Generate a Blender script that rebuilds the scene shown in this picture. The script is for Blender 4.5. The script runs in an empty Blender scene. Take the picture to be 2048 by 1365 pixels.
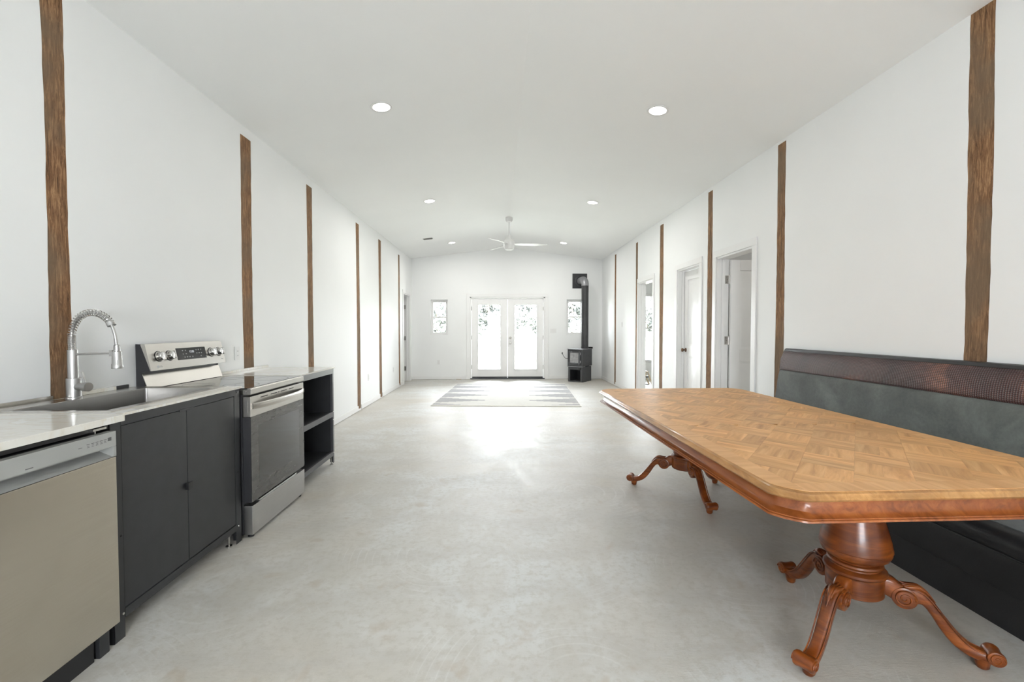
import bpy, bmesh, math, random
from mathutils import Vector, Matrix
S = bpy.context.scene
COL = S.collection
R = math.radians
random.seed(7)

# ---------------------------------------------------------------- camera, world, light, exposure
F_PX, CH = 910.0, 1.32
yaw = math.atan(26.0 / F_PX); pitch = -math.atan(25.5 / F_PX)
fw = Vector((math.sin(yaw) * math.cos(pitch), math.cos(yaw) * math.cos(pitch), math.sin(pitch)))
rt = Vector((math.cos(yaw), -math.sin(yaw), 0)); up = rt.cross(fw)
cd = bpy.data.cameras.new('camera'); cam = bpy.data.objects.new('camera', cd); COL.objects.link(cam)
cd.sensor_fit = 'HORIZONTAL'; cd.sensor_width = 36; cd.lens = 36 * F_PX / 2048; cd.clip_start = 0.05; cd.clip_end = 400
cam.matrix_world = Matrix(((rt.x, up.x, -fw.x, 0), (rt.y, up.y, -fw.y, 0), (rt.z, up.z, -fw.z, CH), (0, 0, 0, 1)))
S.camera = cam

sl_ = bpy.data.lights.new('sun', 'SUN'); sl_.energy = 110.0; sl_.angle = R(8); sl_.color = (1, .97, .92)
sun = bpy.data.objects.new('sun', sl_); sun.rotation_euler = (R(28), R(-32), 0); COL.objects.link(sun)
W = bpy.data.worlds.new('overcast_sky'); S.world = W; W.use_nodes = True
nt = W.node_tree; nt.nodes.clear()
wo = nt.nodes.new('ShaderNodeOutputWorld'); bg = nt.nodes.new('ShaderNodeBackground')
tc = nt.nodes.new('ShaderNodeTexCoord'); sp = nt.nodes.new('ShaderNodeSeparateXYZ'); rmp = nt.nodes.new('ShaderNodeValToRGB')
rmp.color_ramp.elements[0].position = 0.0; rmp.color_ramp.elements[0].color = (0.93, 0.96, 1.0, 1)
rmp.color_ramp.elements[1].position = 0.9; rmp.color_ramp.elements[1].color = (0.82, 0.90, 1.0, 1)
nt.links.new(tc.outputs['Generated'], sp.inputs[0]); nt.links.new(sp.outputs['Z'], rmp.inputs[0])
nt.links.new(rmp.outputs[0], bg.inputs[0]); nt.links.new(bg.outputs[0], wo.inputs[0])
bg.inputs[1].default_value = 34.0
S.view_settings.view_transform = 'Standard'; S.view_settings.look = 'None'
S.view_settings.exposure = 0.05; S.view_settings.gamma = 1.0
try: S.view_settings.use_curve_mapping = False
except Exception: pass
cy = S.cycles
cy.use_denoising = True
try: cy.denoiser = 'OPENIMAGEDENOISE'
except Exception: pass
cy.denoising_input_passes = 'RGB_ALBEDO_NORMAL'; cy.denoising_prefilter = 'ACCURATE'; cy.use_adaptive_sampling = True; cy.adaptive_threshold = 0.05; cy.sample_clamp_direct = 20.0
cy.max_bounces = 5; cy.diffuse_bounces = 5; cy.glossy_bounces = 3; cy.transparent_max_bounces = 10
cy.caustics_reflective = False; cy.caustics_refractive = False; cy.sample_clamp_indirect = 8.0; cy.blur_glossy = 0.5

def area(name, loc, rot, sx, sy, power=0.0, color=(1, 1, 1), portal=False, shape='RECTANGLE'):
    l = bpy.data.lights.new(name, 'AREA'); l.shape = shape; l.size = sx
    if shape == 'RECTANGLE': l.size_y = sy
    l.energy = power; l.color = color
    if portal: l.cycles.is_portal = True
    o = bpy.data.objects.new(name, l); o.location = loc; o.rotation_euler = rot; COL.objects.link(o); return o

LAMP_W = 15.0
PX0, PX1, PZ0, PZ1 = -0.6, 1.0, 0.95, 1.95       # opening added in the unseen rear wall to let light into the room
area('portal_back', (0.22, 11.83, 1.1), (R(-90), 0, 0), 1.9, 2.0, portal=True)
area('portal_window_left', (-1.54, 11.83, 1.6), (R(-90), 0, 0), .46, .92, portal=True)
area('portal_window_right', (1.97, 11.83, 1.6), (R(-90), 0, 0), .46, .92, portal=True)
area('portal_rear', ((PX0 + PX1) / 2, -2.75, (PZ0 + PZ1) / 2), (R(90), 0, 0), PX1 - PX0, PZ1 - PZ0, portal=True)
area('portal_bedroom', (4.0, 11.83, 1.3), (R(-90), 0, 0), .95, 1.85, portal=True)

# ---------------------------------------------------------------- room constants
XL, XR, YB, YN = -2.24, 2.67, 11.75, -2.6
EAVE, RIDGE, XM = 3.095, 3.39, 0.205
def ceil_z(x): return RIDGE - (RIDGE - EAVE) * abs(x - XM) / (XR - XM)

# ---------------------------------------------------------------- materials
MATS = {}
class N:
    """small node helper"""
    def __init__(s, name):
        s.m = bpy.data.materials.new(name); s.m.use_nodes = True; s.t = s.m.node_tree; s.t.nodes.clear()
        s.out = s.n('OutputMaterial'); s.b = s.n('BsdfPrincipled'); s.l(s.b.outputs[0], s.out.inputs[0]); MATS[name] = s.m
    def n(s, typ, **k):
        x = s.t.nodes.new('ShaderNode' + typ)
        for a, v in k.items():
            if a.startswith('_'): x.inputs[int(a[1:])].default_value = v
            else: setattr(x, a, v)
        return x
    def l(s, a, b): s.t.links.new(a, b)
    def coord(s, scale=(1, 1, 1), kind='Object', rot=(0, 0, 0)):
        c = s.n('TexCoord'); mp = s.n('Mapping'); s.l(c.outputs[kind], mp.inputs[0])
        mp.inputs['Scale'].default_value = scale; mp.inputs['Rotation'].default_value = rot; return mp.outputs[0]
    def noise(s, vec, scale=5, detail=4, rough=.5, dist=0):
        x = s.n('TexNoise'); s.l(vec, x.inputs['Vector']); x.inputs['Scale'].default_value = scale
        x.inputs['Detail'].default_value = detail; x.inputs['Roughness'].default_value = rough; x.inputs['Distortion'].default_value = dist
        return x.outputs['Fac']
    def ramp(s, fac, *stops):
        x = s.n('ValToRGB'); s.l(fac, x.inputs[0]); e = x.color_ramp.elements
        while len(e) < len(stops): e.new(0.5)
        for el, (p, c) in zip(e, stops):
            el.position = p; el.color = (c[0], c[1], c[2], 1) if hasattr(c, '__len__') else (c, c, c, 1)
        return x.outputs[0]
    def mix(s, f, a, b, mode='MIX'):
        x = s.n('Mix', data_type='RGBA', blend_type=mode)
        for v, i in ((f, 0), (a, 6), (b, 7)):
            if hasattr(v, 'is_linked'): s.l(v, x.inputs[i])
            else: x.inputs[i].default_value = v if i == 0 else (v[0], v[1], v[2], 1)
        return x.outputs[2]
    def math(s, op, a, b=0.5, c=0.5):
        x = s.n('Math', operation=op)
        for i, v in enumerate((a, b, c)):
            if hasattr(v, 'is_linked'): s.l(v, x.inputs[i])
            else: x.inputs[i].default_value = v
        return x.outputs[0]
    def bump(s, h, strength=.2, dist=.01):
        x = s.n('Bump'); x.inputs['Strength'].default_value = strength; x.inputs['Distance'].default_value = dist
        s.l(h, x.inputs['Height']); s.l(x.outputs[0], s.b.inputs['Normal'])
    def set(s, **k):
        for a, v in k.items():
            i = s.b.inputs[a.replace('_', ' ')]
            if hasattr(v, 'is_linked'): s.l(v, i)
            elif hasattr(v, '__len__'): i.default_value = (v[0], v[1], v[2], 1)
            else: i.default_value = v
        return s

def plain(name, col, rough=.5, metal=0.0, spec=.5, var=.04, nscale=6, bump=0.0, coat=0.0):
    n = N(name); v = n.coord()
    f = n.noise(v, nscale, 5)
    c = n.ramp(f, (.3, tuple(x * (1 - var) for x in col)), (.7, tuple(min(1, x * (1 + var)) for x in col)))
    n.set(Base_Color=c, Roughness=rough, Metallic=metal, Specular_IOR_Level=spec, Coat_Weight=coat)
    if coat: n.set(Coat_Roughness=.12)
    if bump: n.bump(n.noise(v, nscale * 25, 3), bump, .002)
    return n.m

plain('wall_paint', (.845, .855, .848), .55, var=.012, nscale=1.5, bump=.05)
plain('ceiling_paint', (.87, .88, .872), .65, var=.012, nscale=1.2, bump=.05)
plain('trim_paint', (.82, .82, .81), .35, var=.01)
plain('white_plastic', (.78, .78, .77), .35, var=.01)
plain('grey_plastic', (.34, .345, .33), .42, var=.02, bump=.03)
plain('black_steel', (.022, .023, .025), .42, spec=.5, var=.12, nscale=14, bump=.05)
plain('grey_steel', (.10, .10, .105), .38, var=.08, metal=.3)
plain('black_plastic', (.012, .012, .013), .4, var=.1)
plain('dark_enamel', (.03, .03, .033), .35, var=.1)
plain('chrome', (.62, .61, .59), .22, metal=1, var=.04)
plain('nickel', (.50, .48, .45), .3, metal=1, var=.05)
plain('bronze', (.20, .13, .09), .35, metal=1, var=.1)
plain('stove_iron', (.060, .062, .066), .50, var=.12, nscale=12, bump=.15)
plain('stove_edge', (.30, .30, .31), .4, metal=.6, var=.1)
plain('pipe_black', (.045, .045, .047), .42, var=.15, nscale=9, metal=.3)
plain('black_vinyl', (.014, .014, .015), .36, var=.25, nscale=5, bump=.12)
plain('white_enamel', (.72, .72, .71), .3, var=.01)
plain('dark_mark', (.10, .10, .10), .5, var=.05)
plain('pale_mark', (.55, .56, .57), .5, var=.05)
plain('tan_wood', (.50, .40, .27), .5, var=.1)
plain('hem', (.72, .70, .65), .9, var=.05, nscale=60)
plain('leaf', (.088, .096, .088), .6, var=.4, nscale=.3)
plain('bark', (.18, .15, .12), .8, var=.3, nscale=3)
plain('grass', (.60, .60, .52), .9, var=.12, nscale=.6)
plain('caulk', (.78, .77, .74), .5, var=.02)

n = N('lamp_glow'); em = n.n('Emission'); em.inputs[0].default_value = (1, .93, .84, 1); em.inputs[1].default_value = 14; n.l(em.outputs[0], n.out.inputs[0])
n = N('display_glow'); em = n.n('Emission'); em.inputs[0].default_value = (.9, .95, 1, 1); em.inputs[1].default_value = .9; n.l(em.outputs[0], n.out.inputs[0])

# thin window glass
n = N('window_glass'); tr = n.n('BsdfTransparent'); gl = n.n('BsdfGlossy'); gl.inputs['Roughness'].default_value = .02
fr = n.n('Fresnel'); fr.inputs[0].default_value = 1.45; mx = n.n('MixShader')
n.l(fr.outputs[0], mx.inputs[0]); n.l(tr.outputs[0], mx.inputs[1]); n.l(gl.outputs[0], mx.inputs[2]); n.l(mx.outputs[0], n.out.inputs[0])
tr.inputs[0].default_value = (.96, .97, .97, 1)

# polished concrete floor
n = N('concrete'); v = n.coord(); vs = n.coord((1, .8, 1), rot=(0, 0, .3))
big = n.noise(v, .55, 5, .55, .6); mid = n.noise(vs, 2.2, 8, .62, 1.2); fine = n.noise(v, 26, 8, .7)
sw = n.n('TexWave', wave_type='RINGS'); n.l(n.coord((.55, .55, .55)), sw.inputs[0])
sw.inputs['Scale'].default_value = 1.3; sw.inputs['Distortion'].default_value = 9; sw.inputs['Detail'].default_value = 6; sw.inputs['Detail Scale'].default_value = 1.4; sw.inputs['Detail Roughness'].default_value = .65
c = n.ramp(big, (.36, (.52, .475, .40)), (.46, (.585, .565, .52)), (.58, (.62, .625, .605)))
c = n.mix(n.math('MULTIPLY', n.ramp(mid, (.40, 1.0), (.58, 0.0)), .75), c, (.50, .475, .42))
c = n.mix(n.math('MULTIPLY', n.ramp(sw.outputs['Fac'], (.0, 1.0), (.35, 0.0)), .45), c, (.49, .47, .43))
c = n.mix(n.math('MULTIPLY', n.ramp(fine, (.38, 1.0), (.52, 0.0)), .55), c, (.46, .43, .37))
vo = n.n('TexVoronoi'); n.l(n.mix(.25, n.coord((1, 1, 1)), n.n('TexNoise').outputs['Color']), vo.inputs['Vector']); vo.inputs['Scale'].default_value = 1.1
arc = n.math('SINE', n.math('MULTIPLY', vo.outputs['Distance'], 230.0)); msk = n.ramp(n.noise(n.coord((1, 1, 1), rot=(0, 0, 2)), 2.6, 3, .5), (.50, 0.0), (.62, 1.0))
c = n.mix(n.math('MULTIPLY', n.math('MULTIPLY', n.ramp(arc, (.80, 0.0), (1.0, 1.0)), msk), .22), c, (.74, .74, .71))
st = n.noise(n.coord((1, 1, 1), rot=(0, 0, 1)), 5.5, 3, .5, .3)
c = n.mix(n.math('MULTIPLY', n.ramp(st, (.64, 0.0), (.74, 1.0)), .40), c, (.42, .34, .25))
ro = n.ramp(mid, (.3, .34), (.7, .55))
n.set(Base_Color=c, Roughness=ro, Specular_IOR_Level=.55)
tw = n.noise(n.coord((1, 7, 1), rot=(0, 0, .5)), 14, 6, .7, 1.5)
n.bump(n.mix(.5, mid, n.mix(.35, tw, fine)), .30, .014)

# rough sawn post
n = N('rough_post'); v = n.coord((26, 26, 2.4)); g = n.noise(v, 3.2, 10, .8, .8); g2 = n.noise(n.coord((1, 1, 1)), 2.3, 4)
oi = n.n('ObjectInfo')
c = n.ramp(g, (.34, (.045, .020, .009)), (.49, (.19, .098, .046)), (.62, (.40, .235, .12)))
c = n.mix(n.ramp(g2, (.42, 0.0), (.62, .75)), c, (.165, .118, .076))
crk = n.noise(n.coord((40, 40, .55)), 1.3, 3, .5)
c = n.mix(n.ramp(crk, (.28, 1.0), (.33, 0.0)), c, (.03, .016, .008))
n.set(Base_Color=c, Roughness=.8, Specular_IOR_Level=.25); n.bump(n.noise(n.coord((60, 60, 5)), 2, 6, .7), .6, .004)

# cream marble worktop
n = N('marble'); v = n.coord((1, 2.2, 1), rot=(0, 0, .5)); f = n.noise(v, 2.4, 9, .6, 2.2)
c = n.ramp(f, (.33, (.76, .75, .70)), (.48, (.74, .715, .65)), (.52, (.70, .66, .57)), (.56, (.77, .76, .72)), (.8, (.80, .795, .77)))
n.set(Base_Color=c, Roughness=.12, Specular_IOR_Level=.6)

# stainless
def steel(name, col, rough, axis):
    n = N(name); sc = {'z': (2, 2, 160), 'y': (160, 2, 160), 'x': (2, 160, 160)}[axis]
    f = n.noise(n.coord(sc), 1, 4, .6); g = n.noise(n.coord(), 3.5, 4, .5, 1.0)
    c = n.mix(.35, n.ramp(f, (.3, tuple(x * .96 for x in col)), (.7, tuple(min(1, x * 1.04) for x in col))), n.ramp(g, (.3, tuple(x * .92 for x in col)), (.7, tuple(min(1, x * 1.06) for x in col))))
    n.set(Base_Color=c, Metallic=1.0, Roughness=rough)
steel('stainless', (.60, .58, .54), .26, 'y'); steel('stainless_door', (.63, .58, .50), .27, 'z'); steel('sink_steel', (.50, .49, .47), .30, 'y')
steel('stainless_panel', (.52, .515, .505), .32, 'y')
n = N('black_glass'); n.set(Base_Color=(.012, .012, .013), Roughness=.06, Specular_IOR_Level=.8, Coat_Weight=.5)

n = N('oven_glass'); f = n.noise(n.coord((1, 3, 14)), 2.0, 6, .7)
n.set(Base_Color=n.ramp(f, (.3, (.045, .044, .040)), (.7, (.085, .083, .078))), Roughness=.14, Specular_IOR_Level=.9)

# mahogany
def wood(name, a, b, c3, rough, coat, sc=(3, 30, 30), mot=.5):
    n = N(name); oi = n.n('ObjectInfo')
    cv = n.n('TexCoord'); mp = n.n('Mapping'); n.l(cv.outputs['Object'], mp.inputs[0]); mp.inputs['Scale'].default_value = sc
    ad = n.n('VectorMath', operation='ADD'); n.l(mp.outputs[0], ad.inputs[0])
    cb = n.n('CombineXYZ'); n.l(n.math('MULTIPLY', oi.outputs['Random'], 37.0), cb.inputs[0]); n.l(n.math('MULTIPLY', oi.outputs['Random'], 91.0), cb.inputs[1]); n.l(cb.outputs[0], ad.inputs[1])
    f = n.noise(ad.outputs[0], 1, 7, .62, 1.0)
    c = n.ramp(f, (.3, a), (.5, b), (.7, c3))
    g = n.noise(n.coord(), 4, 4, .55)
    c = n.mix(n.ramp(g, (.35, mot), (.65, 0.0)), c, tuple(x * .55 for x in a))
    n.set(Base_Color=c, Roughness=rough, Coat_Weight=coat, Coat_Roughness=.10, Specular_IOR_Level=.4)
    return n, c
wood('mahogany', (.070, .014, .003), (.19, .046, .008), (.34, .098, .018), .30, .15, (4, 4, 26))
wood('mahogany_apron', (.16, .040, .009), (.27, .078, .019), (.37, .125, .034), .32, .15, (26, 3, 26), .3)
wood('edge_wood', (.27, .12, .035), (.43, .215, .07), (.56, .31, .115), .42, .2, (30, 3, 30), .6)
wood('top_border', (.55, .275, .10), (.66, .36, .15), (.76, .45, .20), .40, .0, (26, 2.2, 20), .15)
n, c = wood('veneer', (.46, .215, .075), (.67, .355, .135), (.82, .50, .22), .40, .0, (2.5, 22, 10), .22)
oi = n.n('ObjectInfo'); hs = n.n('HueSaturation'); n.l(c, hs.inputs['Color'])
n.l(n.math('MULTIPLY_ADD', oi.outputs['Random'], .26, .86), hs.inputs['Value']); n.l(hs.outputs[0], n.b.inputs['Base Color'])

# booth fabrics
n = N('grey_suede'); v = n.coord(); f = n.noise(v, 3.2, 6, .6, .5); g = n.noise(v, 60, 4, .7)
c = n.ramp(f, (.3, (.050, .055, .054)), (.52, (.085, .094, .088)), (.72, (.155, .170, .155)))
n.set(Base_Color=n.mix(.25, c, n.ramp(g, (.3, (.05, .055, .053)), (.7, (.15, .16, .15)))), Roughness=.9, Sheen_Weight=.35, Specular_IOR_Level=.2); n.bump(g, .15, .002)
n = N('croc_vinyl'); br = n.n('TexBrick'); n.l(n.coord((1, 1, 1), rot=(0, R(90), R(90))), br.inputs[0])
v = n.coord(); cc = n.n('TexCoord'); s3 = n.n('SeparateXYZ'); n.l(cc.outputs['Object'], s3.inputs[0])
sy_ = n.math('SINE', n.math('MULTIPLY', s3.outputs['Y'], 262)); sz_ = n.math('SINE', n.math('MULTIPLY', s3.outputs['Z'], 330))
cell = n.math('MULTIPLY', n.math('ABSOLUTE', sy_), n.math('ABSOLUTE', sz_))
f = n.noise(v, 3, 4, .6)
base = n.ramp(f, (.35, (.034, .013, .013)), (.6, (.078, .028, .023)), (.72, (.26, .10, .055)))
n.set(Base_Color=n.mix(n.ramp(cell, (.05, 1.0), (.4, 0.0)), base, (.018, .009, .010)), Roughness=.36, Specular_IOR_Level=.5); n.bump(cell, .5, .004)
n.t.nodes.remove(br)

# stove window
n = N('stove_window'); f = n.noise(n.coord(), 14, 6, .7); n.set(Base_Color=n.ramp(f, (.3, (.20, .20, .20)), (.7, (.42, .42, .42))), Roughness=.2)

# flat woven rug: dark combed wedges that run in from both short sides
n = N('rug_weave'); cc = n.n('TexCoord'); s3 = n.n('SeparateXYZ'); n.l(cc.outputs['Object'], s3.inputs[0])
ax = n.math('ABSOLUTE', s3.outputs['X']); yy = n.math('ADD', s3.outputs['Y'], 5.0)
ph = n.math('ABSOLUTE', n.math('SUBTRACT', n.math('FRACT', n.math('MULTIPLY', yy, 1 / .62)), .5))      # 0 in a band centre, .5 between
wid = n.math('MULTIPLY', n.math('SUBTRACT', ax, .28), .50)
stp = n.math('MULTIPLY', n.math('FLOOR', n.math('MULTIPLY', wid, 16)), 1 / 16)
ins = n.math('GREATER_THAN', stp, ph)
wv = n.noise(n.coord((40, 160, 1)), 1.6, 4, .7); wv2 = n.noise(n.coord((6, 40, 1)), 1, 3, .6)
dk = n.math('MULTIPLY', ins, n.ramp(wv, (.38, .25), (.58, 1.0)))
cr = n.mix(n.ramp(wv2, (.4, 0.0), (.7, .35)), (.68, .67, .63), (.45, .45, .45))
n.set(Base_Color=n.mix(n.math('MULTIPLY', dk, .85), cr, (.20, .20, .225)), Roughness=.95, Specular_IOR_Level=.1); n.bump(wv, .5, .003)

M = MATS
# ---------------------------------------------------------------- mesh helpers
class MB:
    def __init__(s): s.bm = bmesh.new()
    def box(s, x0, x1, y0, y1, z0, z1, mat=None):
        vs = [s.bm.verts.new(Vector((x, y, z)) if mat is None else mat @ Vector((x, y, z))) for x in (x0, x1) for y in (y0, y1) for z in (z0, z1)]
        for f in ((0, 1, 3, 2), (4, 6, 7, 5), (0, 4, 5, 1), (2, 3, 7, 6), (0, 2, 6, 4), (1, 5, 7, 3)):
            s.bm.faces.new([vs[i] for i in f])
        return s
    def prism(s, pts, a0, a1, axis='y', mat=None):
        """closed 2-D outline swept along one axis; pts are the other two coordinates in x,y,z order"""
        def P(p, a):
            v = {'x': (a, p[0], p[1]), 'y': (p[0], a, p[1]), 'z': (p[0], p[1], a)}[axis]
            return Vector(v) if mat is None else mat @ Vector(v)
        A = [s.bm.verts.new(P(p, a0)) for p in pts]; B = [s.bm.verts.new(P(p, a1)) for p in pts]
        k = len(pts)
        for i in range(k): s.bm.faces.new((A[i], A[(i + 1) % k], B[(i + 1) % k], B[i]))
        s.bm.faces.new(A[::-1]); s.bm.faces.new(B); return s
    def rings(s, rings, close=True, caps=True):
        V = [[s.bm.verts.new(p) for p in r] for r in rings]; k = len(V[0])
        for a, b in zip(V, V[1:]):
            for i in range(k if close else k - 1): s.bm.faces.new((a[i], a[(i + 1) % k], b[(i + 1) % k], b[i]))
        if caps and close: s.bm.faces.new(V[0][::-1]); s.bm.faces.new(V[-1])
        return s
    def lathe(s, prof, loc=(0, 0, 0), seg=32, mat=None):
        rr = []; caps_ = prof[0][0] < .002
        for r, z in prof:
            r = max(r, .0004)
            ring = [Vector((r * math.cos(2 * math.pi * i / seg), r * math.sin(2 * math.pi * i / seg), z)) for i in range(seg)]
            rr.append([(mat @ p if mat else p) + Vector(loc) for p in ring])
        return s.rings(rr, caps=caps_)
    def tube(s, pts, r, seg=10, caps=True):
        pts = [Vector(p) for p in pts]; rr = []
        rad = r if hasattr(r, '__len__') else [r] * len(pts)
        t0 = (pts[1] - pts[0]).normalized(); u = t0.orthogonal().normalized()
        for i, p in enumerate(pts):
            t = (pts[min(i + 1, len(pts) - 1)] - pts[max(i - 1, 0)]).normalized()
            u = (u - t * u.dot(t)).normalized(); w = t.cross(u)
            rr.append([p + (u * math.cos(2 * math.pi * k / seg) + w * math.sin(2 * math.pi * k / seg)) * rad[i] for k in range(seg)])
        return s.rings(rr, caps=caps)
    def build(s, name, mat, parent=None, bevel=0.0, smooth=35, loc=None, rot=None, segs=2):
        bmesh.ops.recalc_face_normals(s.bm, faces=s.bm.faces[:])
        if bevel:
            es = [e for e in s.bm.edges if len(e.link_faces) == 2 and e.calc_face_angle(0) > .6]
            bmesh.ops.bevel(s.bm, geom=es, offset=bevel, segments=segs, profile=.5, affect='EDGES', clamp_overlap=True)
        me = bpy.data.meshes.new(name); s.bm.to_mesh(me); s.bm.free()
        me.materials.append(M[mat] if isinstance(mat, str) else mat)
        if smooth:
            for p in me.polygons: p.use_smooth = True
            me.set_sharp_from_angle(angle=R(smooth))
        o = bpy.data.objects.new(name, me); COL.objects.link(o)
        if bevel and smooth:
            wn = o.modifiers.new('weighted_normals', 'WEIGHTED_NORMAL'); wn.keep_sharp = True; wn.weight = 90
        if parent is not None: o.parent = parent
        if loc: o.location = loc
        if rot: o.rotation_euler = rot
        return o
def tag(o, label=None, cat=None, group=None, kind=None):
    if label: o['label'] = label
    if cat: o['category'] = cat
    if group: o['group'] = group
    if kind: o['kind'] = kind
    return o
def thing(name, label, cat, loc=(0, 0, 0), rz=0.0, group=None):
    o = bpy.data.objects.new(name, None); o.empty_display_size = .1; COL.objects.link(o)
    o.location = loc; o.rotation_euler = (0, 0, rz); return tag(o, label, cat, group)
def struct(o, label=None): return tag(o, label, kind='structure')
def dup(o, parent=None):
    c = o.copy(); COL.objects.link(c)
    if parent is not None: c.parent = parent
    for ch in list(o.children): dup(ch, c)
    return c
def text(body, size, name, mat, parent, matrix, depth=.0006):
    cu = bpy.data.curves.new(name, 'FONT'); cu.body = body; cu.size = size; cu.extrude = depth; cu.align_x = 'CENTER'; cu.align_y = 'CENTER'
    tmp = bpy.data.objects.new(name, cu); COL.objects.link(tmp); dg = bpy.context.evaluated_depsgraph_get()
    me = bpy.data.meshes.new_from_object(tmp.evaluated_get(dg)); bpy.data.objects.remove(tmp)
    me.materials.clear(); me.materials.append(M[mat]); o = bpy.data.objects.new(name, me); COL.objects.link(o)
    o.parent = parent; o.matrix_local = matrix; return o
def holes(mb, axis, a0, a1, u0, u1, z0, z1, hs):
    """slab with rectangular holes (u0,u1,z0,z1) between planes a0,a1 of axis x or y"""
    us = sorted({u0, u1, *[h[0] for h in hs], *[h[1] for h in hs]}); zs = sorted({z0, z1, *[h[2] for h in hs], *[h[3] for h in hs]})
    for i in range(len(us) - 1):
        run = None
        for j in range(len(zs) - 1):
            cu, cz = (us[i] + us[i + 1]) / 2, (zs[j] + zs[j + 1]) / 2
            solid = not any(h[0] < cu < h[1] and h[2] < cz < h[3] for h in hs)
            if solid: run = (run[0], zs[j + 1]) if run else (zs[j], zs[j + 1])
            if (not solid or j == len(zs) - 2) and run:
                b = (a0, a1, us[i], us[i + 1]) if axis == 'x' else (us[i], us[i + 1], a0, a1)
                mb.box(*b, *run); run = None
    return mb

# ---------------------------------------------------------------- the shell
struct(MB().box(-6, 7, YN - .2, YB + .2, -.15, 0).build('floor', 'concrete', smooth=0))
WT = .14
DL = (10.735, 11.50, 0, 2.14)                                    # left door opening (y0,y1,z0,z1)
D3 = (4.735, 5.525, 0, 2.18); D2 = (6.0, 6.74, 0, 2.18); D1 = (7.845, 8.66, 0, 2.18)
FO = (-.745, 1.185, 0, 2.12)                                      # french door opening
WLh = (-1.757, -1.318, 1.15, 2.055); WRh = (1.75, 2.19, 1.15, 2.07); WBh = (3.55, 4.50, .42, 2.22)
mb = holes(MB(), 'y', YB, YB + .16, -6, 7, 0, EAVE, [FO, WLh, WRh, WBh])
mb.prism([(XL - .2, EAVE), (XR + .2, EAVE), (XM, RIDGE + .02)], YB, YB + .16, 'y')
struct(mb.build('wall_back', 'wall_paint', smooth=0))
mb = holes(MB(), 'y', YN - .16, YN, -6, 7, 0, EAVE, [(PX0, PX1, PZ0, PZ1)])
mb.prism([(XL - .2, EAVE), (XR + .2, EAVE), (XM, RIDGE + .02)], YN - .16, YN, 'y')
struct(mb.build('wall_rear', 'wall_paint', smooth=0))
x0, x1 = XL - .3, XR + .3
struct(MB().prism([(x0, ceil_z(x0)), (XM, RIDGE), (x1, ceil_z(x1)), (x1, 3.7), (x0, 3.7)], YN - .16, YB + .16, 'y').build('ceiling', 'ceiling_paint', smooth=0))
# side rooms
struct(MB().box(6.1, 6.2, 6.9, YB, 0, 2.7).box(XR + WT, 6.1, 6.9, 7.0, 0, 2.7).build('wall_bedroom', 'wall_paint', smooth=0))
struct(MB().box(XR + WT, 6.2, 6.9, YB, 2.6, 2.7).build('ceiling_bedroom', 'ceiling_paint', smooth=0))
struct(MB().box(XR + WT, 5.2, 5.9, 6.0, 0, 2.7).box(5.1, 5.2, 3.2, 5.9, 0, 2.7).box(XR + WT, 5.2, 3.1, 3.2, 0, 2.7).build('wall_bathroom', 'wall_paint', smooth=0))
struct(MB().box(XR + WT, 5.2, 3.1, 6.0, 2.6, 2.7).build('ceiling_bathroom', 'ceiling_paint', smooth=0))
struct(MB().box(-4.6, -4.5, 9.9, YB, 0, 2.7).box(-4.6, XL - WT, 9.8, 9.9, 0, 2.7).build('wall_closet', 'wall_paint', smooth=0))
struct(MB().box(-4.6, XL - WT, 9.8, YB, 2.6, 2.7).build('ceiling_closet', 'ceiling_paint', smooth=0))

# posts: (side, y0, y1, z bottom, z top)
POSTS = [('L', 2.335, 2.458, 0, 3.075, 'wide rough brown timber post rising behind the spring faucet'),
         ('L', 4.055, 4.225, 0, 3.01, 'rough brown timber post on left wall just beyond the range'),
         ('L', 5.411, 5.57, 0, 3.00, 'rough brown timber post on left wall past the open shelf unit'),
         ('L', 7.244, 7.412, 0.03, 2.98, 'rough brown timber post, fourth from the camera on the left wall'),
         ('L', 8.574, 8.755, 0.01, 2.98, 'thin-looking brown timber post, fifth from the camera on the left wall'),
         ('L', 10.224, 10.378, 0.03, 2.965, 'brown timber post on left wall beside the door nearest the back'),
         ('R', 2.412, 2.545, 0, 3.10, 'widest weathered timber post rising from the booth bench on right wall'),
         ('R', 4.198, 4.329, 0, 3.07, 'rough brown timber post between the far end of the booth and the nearest door'),
         ('R', 5.646, 5.784, 0, 3.05, 'rough brown timber post between the open door and the closed door'),
         ('R', 7.349, 7.511, 0, 3.02, 'rough brown timber post just beyond the closed door on right wall'),
         ('R', 8.711, 8.840, 0, 2.98, 'brown timber post just beyond the doorway to the bright bedroom'),
         ('R', 10.324, 10.459, 0.03, 3.01, 'brown timber post on right wall nearest the wood stove')]
WALLMB = {}
for side in 'LR':
    X, d = (XL, 1) if side == 'L' else (XR, -1)
    hs = [DL] if side == 'L' else [D1, D2, D3]
    hs = hs + [(p[1] - .03, p[2] + .03, p[3], p[4]) for p in POSTS if p[0] == side]
    WALLMB[side] = holes(MB(), 'x', min(X, X - d * WT), max(X, X - d * WT), YN, YB, 0, 3.3, hs)
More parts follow.
